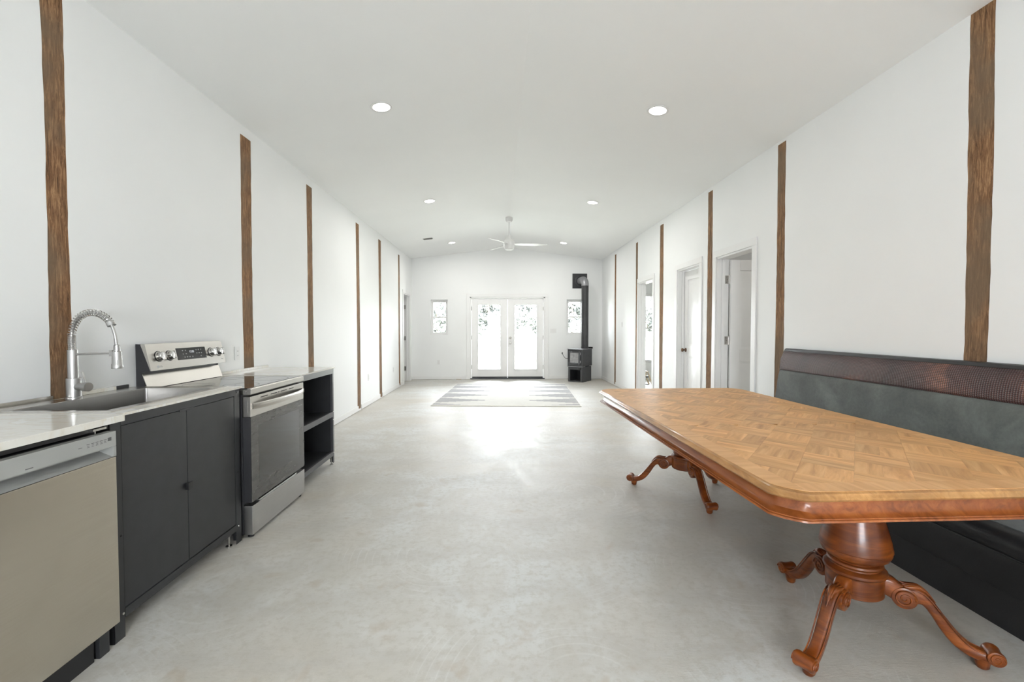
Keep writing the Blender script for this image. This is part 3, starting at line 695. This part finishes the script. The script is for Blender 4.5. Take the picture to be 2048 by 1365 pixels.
# oven door
dr = MB().box(-.050, 0, -hw, hw, .765, .893).build('door_top_band', 'stainless', t, bevel=.002)
MB().box(-.050, -.003, -hw + .002, hw - .002, .228, .764).build('door_edge', 'dark_enamel', t)
MB().box(-.0035, .0005, -hw + .002, hw - .002, .230, .764).build('oven_glass', 'oven_glass', t)
MB().box(.0003, .0012, -hw + .09, hw - .09, .33, .70).build('oven_window', 'black_glass', t)
MB().box(-.034, -.016, -hw - .001, -hw + .001, .79, .87).build('side_slot', 'chrome', t, bevel=.0008)
for a, b in ((-.26, -.17), (-.13, -.045), (-.03, -.01), (.01, .10), (.14, .21)):
    MB().box(-.001, .0008, a, b, .871, .877).build('vent_slot', 'black_plastic', t)
rr = []
for i in range(25):
    u = -1 + 2 * i / 24; y = u * (hw - .012); x = .004 + .046 * (1 - u ** 4) * (1 - .25 * u * u)
    rr.append([Vector((x + dx, y, .832 + dz)) for dx, dz in ((-.006, -.017), (.003, -.019), (.007, -.012), (.007, .012), (.003, .019), (-.006, .017))])
MB().rings(rr).build('door_handle', 'stainless', t, bevel=0)
MB().box(-.055, .002, -hw + .002, hw - .002, .022, .205).build('storage_drawer', 'stainless_panel', t, bevel=.004)
MB().box(-.03, -.012, -hw + .11, hw - .11, .205, .211).build('drawer_grip', 'chrome', t)
for yy in (-hw + .04, hw - .04): MB().lathe([(0, 0), (.018, 0), (.018, .02), (0, .022)], (-.03, yy, 0), 14).build('foot', 'black_plastic', t)
# backguard: profile in x,z (local x relative to GX)
bx = lambda x: x - GX
MB().prism([(bx(-2.236), .938), (bx(-2.236), 1.222), (bx(-2.184), 1.219), (bx(-2.150), 1.060), (bx(-2.205), 1.045), (bx(-2.178), .938)], -hw, -hw + .006, 'y').prism([(bx(-2.236), .938), (bx(-2.236), 1.222), (bx(-2.184), 1.219), (bx(-2.150), 1.060), (bx(-2.205), 1.045), (bx(-2.178), .938)], hw - .006, hw, 'y').prism([(bx(-2.236), .938), (bx(-2.236), 1.22), (bx(-2.21), 1.22), (bx(-2.21), .938)], -hw + .006, hw - .006, 'y').build('backguard_side', 'dark_enamel', t)
pa, pb = Vector((bx(-2.180), 1.222)), Vector((bx(-2.143), 1.055))
MB().prism([(pa.x - .02, 1.224), (pa.x, pa.y), (pb.x, pb.y), (pb.x - .006, pb.y - .001), (pa.x - .026, 1.216)], -hw - .001, hw + .001, 'y').build('control_panel', 'stainless', t, bevel=.0008)
qa, qb = Vector((bx(-2.198), 1.034)), Vector((bx(-2.168), .946))
MB().prism([(qa.x, qa.y), (qb.x, qb.y), (qb.x - .005, qb.y), (qa.x - .005, qa.y)], -hw + .002, hw - .002, 'y').build('lower_panel', 'stainless', t, bevel=.0005)
# panel frame: origin at panel top edge, local x = +y world (along), local y = up the slope, local z = outward
dv = (pa - pb).normalized(); U = Vector((0, 1, 0)); V = Vector((dv.x, 0, dv.y)); Nn = U.cross(V); 
PM = Matrix(((U.x, V.x, Nn.x, pb.x), (U.y, V.y, Nn.y, 0), (U.z, V.z, Nn.z, pb.y), (0, 0, 0, 1)))
yc = (y0 + y1) / 2
def onp(mb_, name, mat, x, v, par=t, **k):
    o = mb_.build(name, mat, par, **k); o.matrix_local = PM @ Matrix.Translation((x, v, 0)); return o
for ky, rt_ in ((2.95, .25), (3.045, .25), (3.475, .25), (3.565, .25)):
    o = onp(MB().lathe([(0, 0), (.031, 0), (.031, .004), (.027, .006), (.026, .028), (.024, .031), (0, .032)], seg=32), 'knob', 'chrome', ky - yc, .088)
    g = MB().box(-.005, .005, -.027, .027, .030, .045).build('knob_grip', 'chrome', o, bevel=.0015)
    MB().lathe([(.0315, 0), (.035, 0), (.035, .0015), (.0315, .0015), (.0315, 0)], seg=32).build('knob_ring', 'black_plastic', o)
dsp = onp(MB().box(-.15, .15, -.041, .041, 0, .0014), 'display', 'black_glass', 3.265 - yc, .092)
text('12:05', .022, 'clock_digits', 'display_glow', dsp, Matrix.Translation((.0, .012, .0016)), .0002)
for ix, row in enumerate(((-.09, .022), (-.06, .022), (-.09, -.002), (-.06, -.002), (.05, .022), (.075, .022), (.05, -.002), (.075, -.002), (.10, .022), (.10, -.002), (-.08, -.024), (-.055, -.024), (-.03, -.024), (0, -.024), (.09, -.024))):
    MB().box(row[0] - .006, row[0] + .006, row[1] + .001, row[1] + .003, .0014, .0018).box(row[0] - .004, row[0] + .004, row[1] - .003, row[1] - .0015, .0014, .0018).build('button_mark', 'pale_mark', dsp)
lg = onp(MB().lathe([(0, 0), (.009, 0), (.009, .0006), (0, .0008)], seg=28), 'round_emblem', 'pale_mark', 2.925 - yc, .022)
text('LG', .019, 'lettering', 'pale_mark', t, PM @ Matrix.Translation((2.950 - yc, .022, .0004)), .0003)
text('ThinQ', .008, 'lettering', 'dark_mark', t, PM @ Matrix.Translation((3.592 - yc, .030, .0004)), .0002)

# ---------------------------------------------------------------- open shelf unit
CX = -1.60; y0, y1 = 3.650, 4.435; D = .60
t = thing('open_shelf_unit', 'open charcoal steel shelf unit standing beyond the range', 'shelf unit', (CX, y0, 0))
L_ = y1 - y0
for yy, sg in ((0, 1), (L_, -1)):
    for xx, sx in ((0, -1), (-D, 1)):
        a, b = sorted((yy, yy + sg * .03)); c, d = sorted((yy, yy + sg * .004)); x_, x__ = sorted((xx, xx + sx * .004)); p, q = sorted((xx, xx + sx * .04))
        MB().box(x_, x__, a, b, .02, .935).box(p, q, c, d, .02, .935).build('corner_leg', 'grey_steel', t, bevel=.001)
        MB().tube([(xx + sx * .02, yy + sg * .02, 0), (xx + sx * .02, yy + sg * .02, .1)], .006, 10).lathe([(0, 0), (.016, 0), (.016, .008), (0, .012)], (xx + sx * .02, yy + sg * .02, 0), 12).build('levelling_foot', 'chrome', t)
for z0, z1, nm in ((.885, .935, 'top_rail'), (.468, .515, 'shelf_lip'), (.088, .132, 'shelf_lip')):
    MB().box(-.02, .002, .030, L_ - .032, z0, z1).build(nm, 'grey_steel', t, bevel=.001)
for z in (.500, .117): MB().box(-D + .004, -.02, .004, L_ - .004, z, z + .006).build('shelf', 'black_steel', t)
MB().box(-D, -D + .004, .03, L_ - .03, .09, .93).build('back_panel', 'black_steel', t)
for a in (.004, L_ - .008): MB().box(-D + .03, -.03, a, a + .004, .09, .93).build('side_panel', 'black_steel', t)
for zz in (.515, .44, .12):
    MB().lathe([(0, 0), (.007, 0), (.006, .004), (0, .0045)], seg=10, mat=Matrix.Rotation(R(90), 4, 'Y')).build('bolt', 'chrome', t, loc=(0, L_ - .016, zz))
t = thing('shelf_worktop', 'thin pale polished worktop on the open shelf unit', 'worktop', (-1.9, 4.04, .9355))
MB().box(-2.235 + 1.9, -1.588 + 1.9, 3.645 - 4.04, 4.445 - 4.04, 0, .011).build('slab', 'marble', t, bevel=.001)
MB().box(-2.234 + 1.9, -2.222 + 1.9, 3.645 - 4.04, 4.445 - 4.04, .0115, .032).build('backsplash', 'marble', t, bevel=.001)

# ---------------------------------------------------------------- dining table
TX, TY, TH = 1.53, 2.725, .785
t = thing('dining_table', 'long double-pedestal dining table with parquet veneer top and carved legs', 'table', (TX, TY, 0), R(1.1))
hx, hy = .625, 1.275
def cut(ax, ay, r=.055, c=.085):
    """outline with clipped and softened corners, counter-clockwise from +x+y"""
    out = []
    for sx, sy in ((1, 1), (-1, 1), (-1, -1), (1, -1)):
        p1 = Vector((sx * ax, sy * (ay - c))); p2 = Vector((sx * (ax - c), sy * ay)); m = Vector((sx * (ax - c * .33), sy * (ay - c * .33)))
        pts = [(1 - s) ** 2 * p1 + 2 * s * (1 - s) * m + s * s * p2 for s in (0, .2, .4, .6, .8, 1)]
        if sx * sy < 0: pts = pts[::-1]
        out += pts
    return out
def ring(off, z, c=.085):
    return [Vector((p.x, p.y, z)) for p in cut(hx + off, hy + off, c=c)]
MB().rings([ring(-.03, TH - .03), ring(.012, TH - .028), ring(.016, TH - .022), ring(.012, TH - .016), ring(.006, TH - .012), ring(.004, TH - .006), ring(-.003, TH - .003), ring(-.006, TH - .001), ring(-.02, TH - .001)], caps=False).build('moulded_edge', 'edge_wood', t, smooth=40)
MB().rings([ring(-.022, TH - .028), ring(-.024, TH - .045), ring(-.018, TH - .075), ring(-.002, TH - .088), ring(.002, TH - .0885), ring(.002, TH - .092), ring(.007, TH - .094), ring(.008, TH - .100), ring(.003, TH - .103), ring(-.03, TH - .103)], caps=False).build('apron', 'mahogany_apron', t, smooth=40)
MB().rings([ring(-.02, TH - .012), ring(-.02, TH - .004)]).rings([ring(-.028, TH - .103), ring(-.028, TH - .096)]).build('core_board', 'mahogany', t)
# three sections of the top (near, loose leaf, far): border strips + veneer pieces
BW = .085
J = [-hy, 2.475 - TY, 3.095 - TY, hy]
outline = [(p.x, p.y) for p in cut(hx - .006, hy - .006)]
def clip(poly, a, b, c):     # keep a*x+b*y<=c
    out = []
    for i, p in enumerate(poly):
        q = poly[(i + 1) % len(poly)]; dp = a * p[0] + b * p[1] - c; dq = a * q[0] + b * q[1] - c
        if dp <= 0: out.append(p)
        if dp * dq < 0: s = dp / (dp - dq); out.append((p[0] + (q[0] - p[0]) * s, p[1] + (q[1] - p[1]) * s))
    return out
def area2(p): return abs(sum(p[i][0] * p[(i + 1) % len(p)][1] - p[(i + 1) % len(p)][0] * p[i][1] for i in range(len(p)))) / 2
def veneer(poly, ang, name, mat, z=TH, gap=.0003):
    if len(poly) < 3 or area2(poly) < .0003: return
    cx_ = sum(p[0] for p in poly) / len(poly); cy_ = sum(p[1] for p in poly) / len(poly)
    ca, sa = math.cos(-ang), math.sin(-ang); loc = []
    for x, y in poly:
        dx, dy = x - cx_, y - cy_; l_ = math.hypot(dx, dy) or 1; f = max(0, 1 - gap / l_); dx *= f; dy *= f
        loc.append((dx * ca - dy * sa, dx * sa + dy * ca))
    MB().prism(loc, -.004, 0, 'z').build(name, mat, t, loc=(cx_, cy_, z), rot=(0, 0, ang), smooth=0)
fx0, fx1 = -hx + BW, hx - BW
for k in range(3):
    a, b = J[k] + .0006, J[k + 1] - .0006
    sec = clip(clip(outline, 0, 1, b), 0, -1, -a)
    lo = a + (BW if k == 0 else 0); hi = b - (BW if k == 2 else 0)
    veneer(clip(sec, 1, 0, fx0), R(90), 'border_strip', 'top_border'); veneer(clip(sec, -1, 0, -fx1), R(90), 'border_strip', 'top_border')
    if k == 0: veneer(clip(clip(clip(sec, 0, 1, lo), -1, 0, -fx0), 1, 0, fx1), 0, 'border_strip', 'top_border')
    if k == 2: veneer(clip(clip(clip(sec, 0, -1, -hi), -1, 0, -fx0), 1, 0, fx1), 0, 'border_strip', 'top_border')
    q = .175                                            # side of the diagonal squares
    d1 = Vector((math.cos(R(50)), math.sin(R(50)))); d2 = Vector((math.cos(R(130)), math.sin(R(130))))
    for i in range(-9, 10):
        for j in range(-9, 10):
            o_ = d1 * (i * q) + d2 * (j * q)
            for h_ in range(2):
                if (i + j) % 2: A, B_ = o_ + d2 * (q * h_ / 2), None; P = [A, A + d1 * q, A + d1 * q + d2 * q / 2, A + d2 * q / 2]; g = R(50)
                else: A = o_ + d1 * (q * h_ / 2); P = [A, A + d1 * q / 2, A + d1 * q / 2 + d2 * q, A + d2 * q]; g = R(130)
                poly = [(p.x, p.y) for p in P]
                for cl in ((1, 0, fx1), (-1, 0, -fx0), (0, 1, hi), (0, -1, -lo)):
                    if len(poly) > 2: poly = clip(poly, *cl)
                if len(poly) > 2: veneer(poly, g, 'veneer_piece', 'veneer')

def make_pedestal():
    e = bpy.data.objects.new('pedestal', None); COL.objects.link(e); e.parent = t
    MB().lathe([(.075, .688), (.078, .60), (.092, .54), (.110, .485), (.124, .43), (.130, .398), (.1305, .392), (.127, .388), (.128, .380), (.120, .362), (.100, .347), (.088, .342), (.087, .337), (.097, .333), (.100, .326), (.096, .319), (.089, .315), (.090, .310), (.108, .306), (.113, .301), (.114, .292), (.110, .285), (.1035, .281), (.1035, .203), (.098, .198), (0, .198)], seg=48).build('turned_column', 'mahogany', e)
    MB().box(-.17, .17, -.24, .24, .660, .684).build('mounting_block', 'mahogany', e, bevel=.004)
    return e
def spiral(mb_, cx_, cz_, r0, turns, y, th):
    pts = []
    for i in range(int(22 * turns) + 1):
        a = i / 22 * 2 * math.pi; r = r0 * (1 - .86 * i / (22 * turns)); pts.append((cx_ + r * math.cos(a), y, cz_ + r * math.sin(a)))
    mb_.tube(pts, [th * (1 - .5 * i / len(pts)) for i in range(len(pts))], 6)
def make_leg(par, ang):
    """local x points outward"""
    top = cat([(.095, .288), (.125, .286), (.150, .268), (.175, .262), (.205, .264), (.235, .245), (.265, .208), (.300, .160), (.335, .115), (.370, .083), (.405, .070), (.435, .075)], 4)
    bot = cat([(.095, .212), (.120, .200), (.145, .182), (.175, .176), (.200, .195), (.222, .198), (.247, .168), (.277, .118), (.312, .073), (.352, .044), (.395, .032), (.440, .034)], 4)
    mb_ = MB(); rr = []
    for i, (a, b) in enumerate(zip(top, bot)):
        s = i / (len(top) - 1); w_ = .029 - .007 * min(1, s * 1.4)
        if s > .8: w_ += .006 * (s - .8) / .2
        A = Vector((a[0], 0, a[1])); B_ = Vector((b[0], 0, b[1])); c = (A + B_) / 2; h_ = (A - B_) / 2
        rg = []
        for k in range(14):
            th = 2 * math.pi * k / 14; cu, su = math.cos(th), math.sin(th)
            u = math.copysign(abs(cu) ** .45, cu); v = math.copysign(abs(su) ** .55, su)
            rg.append(c + Vector((0, u * w_, 0)) + h_ * v)
        rr.append(rg)
    mb_.rings(rr)
    # scrolled toe and pad
    rot = Matrix.Rotation(R(90), 4, 'X')
    mb_.lathe([(0, -.036), (.018, -.037), (.027, -.034), (.029, -.026), (.0265, -.014), (.0265, .014), (.029, .026), (.027, .034), (.018, .037), (0, .036)], (.437, 0, .060), 22, rot)
    mb_.lathe([(0, 0), (.016, .0), (.021, .006), (.022, .016), (.026, .030), (.028, .042), (0, .045)], (.407, 0, 0), 18)
    # knee volute
    mb_.lathe([(0, -.033), (.030, -.034), (.042, -.030), (.044, -.02), (.044, .02), (.042, .030), (.030, .034), (0, .033)], (.163, 0, .217), 26, rot)
    lg_ = mb_.build('leg', 'mahogany', par, smooth=42, rot=(0, 0, ang))
    sp_ = MB()
    for sy in (-1, 1):
        spiral(sp_, .163, .217, .036, 2.0, sy * .034, .0045); spiral(sp_, .437, .060, .023, 1.6, sy * .037, .0035)
        sp_.tube([(a[0], sy * (.028 - .006 * i / 40), a[1] * .88 + b[1] * .12) for i, (a, b) in enumerate(zip(top[10:], bot[10:]))], .003, 5)
    sp_.build('scroll_relief', 'mahogany', lg_, smooth=60)
    cv_ = MB()
    for yy, s0, s1, lift in ((0, 8, 25, .006), (-.011, 9, 22, .004), (.011, 9, 22, .004), (-.020, 10, 19, .001), (.020, 10, 19, .001)):
        seg = top[s0:s1]; nn = len(seg)
        cv_.tube([(a[0], yy * (1 - .5 * i / nn), a[1] + lift - .001) for i, a in enumerate(seg)], [.0065 * math.sin(math.pi * (i + .7) / (nn + .6)) + .001 for i in range(nn)], 7)
    cv_.build('acanthus_carving', 'mahogany', lg_, smooth=60)
    return lg_
p1 = make_pedestal(); p1.location = (-.02, 1.885 - TY, 0)
for a_ in (90, 211, 329): make_leg(p1, R(a_))
p2 = dup(p1, t); p2.location = (-.02, 3.58 - TY, 0); p2.rotation_euler = (0, 0, R(180))

# ---------------------------------------------------------------- booth bench
YA, YE = 1.05, 4.075
t = thing('booth_bench', 'long black booth bench with grey suede back and burgundy crocodile band', 'bench', (XR, YA, 0))
Lb = YE - YA
rx = lambda x: x - XR
def swept(pts, name, mat, par=t, a0=0.0, a1=Lb, bevel=0.0):
    return MB().prism([(rx(x), z) for x, z in pts], a0, a1, 'y').build(name, mat, par, bevel=bevel, smooth=50)
swept([(2.668, 1.06), (2.668, 1.135), (2.620, 1.138), (2.606, 1.132), (2.603, 1.114), (2.61, 1.10)], 'top_cap', 'black_vinyl', bevel=.003)
swept(cat([(2.606, 1.114), (2.588, 1.085), (2.572, 1.04), (2.563, .99), (2.562, .955), (2.568, .943)], 4) + [(2.665, .943), (2.665, 1.114)], 'crocodile_band', 'croc_vinyl')
swept(cat([(2.572, .944), (2.556, .915), (2.543, .85), (2.533, .75), (2.522, .64), (2.515, .53), (2.52, .46)], 4) + [(2.665, .46), (2.665, .944)], 'back_cushion', 'grey_suede')
swept([(2.665, .30)] + [(2.665, .455)] + cat([(2.50, .455), (2.40, .462), (2.30, .455), (2.235, .440), (2.200, .415), (2.188, .385), (2.190, .350), (2.20, .330)], 4) + [(2.20, .30)], 'seat_cushion', 'black_vinyl')
swept([(2.33, .4585), (2.33, .465), (2.27, .456), (2.243, .447), (2.243, .4425)], 'seat_insert', 'grey_suede')
MB().tube([(rx(2.196), 0, .334), (rx(2.196), Lb, .334)], .007, 10).build('piping', 'black_vinyl', t)
swept([(2.66, .17), (2.66, .33), (2.199, .33), (2.194, .28), (2.196, .20), (2.200, .17)], 'front_rail', 'black_vinyl', bevel=.002)
swept([(2.66, 0), (2.66, .17), (2.208, .17), (2.208, 0)], 'kick_panel', 'black_vinyl')
MB().prism([(rx(x), z) for x, z in [(2.668, 0), (2.668, 1.13), (2.612, 1.13), (2.575, 1.04), (2.568, .95), (2.53, .70), (2.525, .455), (2.25, .44), (2.205, .40), (2.21, .0)]], Lb, Lb + .012, 'y').build('end_panel', 'black_vinyl', t, bevel=.003)

# ---------------------------------------------------------------- wood stove
ang = R(-36)
t = thing('wood_stove', 'small black wood stove on a pedestal base by the back right corner', 'stove', (2.03, 10.97, 0), ang)
w, d_ = .405, .54      # local: front runs from (-w,0) to (0,0), depth along +y
pd = MB(); pd.box(-w + .012, -w + .016, .01, d_ - .02, .0, .37).box(-.016, -.012, .01, d_ - .02, 0, .37).box(-w + .012, -.012, d_ - .024, d_ - .02, 0, .37).box(-w + .012, -.012, .01, d_ - .02, 0, .012)
pd.build('pedestal_base', 'stove_iron', t)
holes(MB(), 'y', .0, .014, -w + .012, -.012, 0, .372, [(-w + .065, -.065, .03, .30)]).build('base_front', 'stove_iron', t, bevel=.002)
MB().box(-.075, -.045, -.015, .0, .318, .345).box(-.12, -.05, -.004, .001, .325, .338).build('air_control', 'black_plastic', t)
MB().box(-w, 0, -.012, d_, .385, .80).build('firebox', 'stove_iron', t, bevel=.006)
MB().box(-w - .005, .005, -.022, d_ * .25, .374, .386).build('ash_lip', 'stove_edge', t, bevel=.002)
MB().box(-w - .012, .012, -.03, d_ + .012, .80, .812).build('top_plate', 'stove_edge', t, bevel=.002)
MB().box(-.22, .012, d_ - .01, d_ + .02, .812, .850).build('rear_lip', 'black_plastic', t, bevel=.004)
dr = holes(MB(), 'y', -.038, -.013, -w + .03, -.055, .43, .765, [(-w + .075, -.10, .475, .72)]).build('stove_door', 'stove_iron', t, bevel=.004)
MB().box(-w + .075, -.10, -.028, -.024, .475, .72).build('door_glass', 'stove_window', dr)
for z in (.50, .70): MB().tube([(-.045, -.03, z - .03), (-.045, -.03, z + .03)], .012, 12).build('hinge_pin', 'stove_edge', dr)
MB().tube([(-.045, -.03, .45), (-.045, -.03, .75)], .007, 8).build('hinge_rod', 'black_plastic', dr)
MB().tube([(-w + .05, -.04, .58), (-w + .02, -.06, .575), (-w - .02, -.075, .575), (-w - .07, -.085, .63), (-w - .10, -.09, .69)], .006, 8).lathe([(0, -.022), (.012, -.018), (.013, .01), (.008, .03), (0, .032)], (-w - .105, -.091, .70), 12).build('latch_handle', 'black_plastic', dr)
MB().box(-w + .045, -w + .055, -.045, -.038, .50, .70).build('latch_bar', 'black_plastic', dr)
inv = Matrix.Rotation(-ang, 4, 'Z')
def wl(x, y, z): return inv @ Vector((x - 2.03, y - 10.97, z))
px_, py_ = 2.148, 11.33
MB().tube([wl(px_, py_, .812), wl(px_, py_, 1.4), wl(px_, py_, 2.0), wl(px_, py_, 2.40)], .088, 28).lathe([(.091, .812), (.091, .87), (.088, .872), (.088, .812)], wl(px_, py_, 0), 28).build('flue_pipe', 'pipe_black', t)
el = [wl(px_, py_, 2.38), wl(px_, py_, 2.42), wl(px_ - .004, py_ + .012, 2.465), wl(px_ - .012, py_ + .045, 2.505), wl(px_ - .022, py_ + .095, 2.53), wl(px_ - .035, py_ + .18, 2.54), wl(px_ - .05, YB - .012, 2.54)]
MB().tube(el, [.092, .092, .092, .092, .092, .090, .090], 28).build('elbow', 'stove_edge', t)
t2 = thing('flue_wall_plate', 'square black wall plate where the stove pipe meets back wall', 'wall plate', (2.088, YB, 2.541))
MB().box(-.19, .19, -.012, -.001, -.19, .19).build('plate', 'black_steel', t2, bevel=.002)
MB().lathe([(.095, 0), (.13, 0), (.13, .010), (.10, .016), (.095, 0)], (0, -.012, 0), 32, Matrix.Rotation(R(90), 4, 'X')).build('collar', 'black_steel', t2)

# ---------------------------------------------------------------- rug
t = thing('area_rug', 'flat woven cream rug with grey wedge pattern before the french doors', 'rug', (.20, 9.20, 0), R(-3.2))
MB().box(-1.265, 1.265, -1.50, 1.50, .001, .011).build('woven_field', 'rug_weave', t, bevel=.003, smooth=0)
for a, b in ((-1.56, -1.50), (1.50, 1.56)): MB().box(-1.265, 1.265, a, b, .001, .012).build('end_hem', 'hem', t, bevel=.003)
for a, b in ((-1.275, -1.265), (1.265, 1.275)): MB().box(a, b, -1.56, 1.56, .001, .012).build('side_binding', 'hem', t, bevel=.003)

tag(MB().box(-1.10, -.97, YB - .035, YB - .013, .0, .008).build('wood_scrap', 'tan_wood', bevel=.001), 'small brown wood scrap on floor against back baseboard', 'scrap')
# folding stand glimpsed through the bedroom doorway
t = thing('folding_stand', 'low tan folding stand with black fittings glimpsed through bedroom doorway', 'stand', (3.40, 10.45, 0))
for sy in (-.12, .12):
    for sgn in (-1, 1):
        MB().prism([(sgn * .125 - .018, 0), (sgn * .125 + .018, 0), (.012 * sgn + .010, .32), (.012 * sgn - .010, .32)], sy - .01, sy + .01, 'y').build('leg', 'tan_wood', t)
    MB().box(-.03, .03, sy - .016, sy + .016, .19, .225).build('hinge', 'black_plastic', t)
    MB().box(-.06, .035, sy - .013, sy + .013, .02, .04).build('foot_brace', 'black_plastic', t)
MB().box(-.02, .02, -.15, .15, .32, .335).build('top_bar', 'tan_wood', t)

# ---------------------------------------------------------------- outdoors
struct(MB().box(-90, 90, YB + .2, 140, -.3, -.12).build('ground', 'grass', smooth=0))
def tree(x, y, h, r, lab, seed):
    rnd = random.Random(seed)
    t = thing('tree', lab, 'tree', (x, y, -.12), group='trees beyond the french doors')
    MB().tube([(0, 0, 0), (.1, 0, h * .3), (-.1, .1, h * .6), (.05, 0, h * .85)], [.28, .2, .13, .05], 10).build('trunk', 'bark', t)
    mb = MB()
    cl = [(Vector((rnd.uniform(-r, r) * .8, rnd.uniform(-r, r) * .8, rnd.uniform(h * .12, h * .92))), rnd.uniform(.25, .5) * r) for _ in range(26)]
    for c, rr_ in cl:
        for _ in range(120):
            v = Vector((rnd.gauss(0, 1), rnd.gauss(0, 1), rnd.gauss(0, 1))).normalized() * rr_ * rnd.uniform(.5, 1)
            p = c + v; a = Vector((rnd.gauss(0, 1), rnd.gauss(0, 1), rnd.gauss(0, 1))).normalized(); b = a.orthogonal().normalized(); s = rnd.uniform(.2, .42)
            vs = [mb.bm.verts.new(p + q) for q in (a * s, b * s * .5, -a * s, -b * s * .5)]
            mb.bm.faces.new(vs)
    tag(mb.build('foliage', 'leaf', t, smooth=0), kind='stuff')
for i, (x, y, h, r) in enumerate(((-8.2, 61, 5.5, 3.0), (-1.6, 72, 9, 3.0), (3.6, 60, 8.5, 3.0), (11.6, 72, 10, 3.0), (15.2, 60, 8, 2.9), (23.0, 71, 10.5, 3.1))):
    tree(x, y, h, r, ['low leafy tree glimpsed through the small left window', 'leafy tree behind the left french door pane', 'leafy tree behind the right french door pane',
                      'leafy tree seen through the window beside the stove pipe', 'leafy tree standing between stove window and bedroom window views', 'leafy tree seen through the bedroom window'][i], 40 + i)
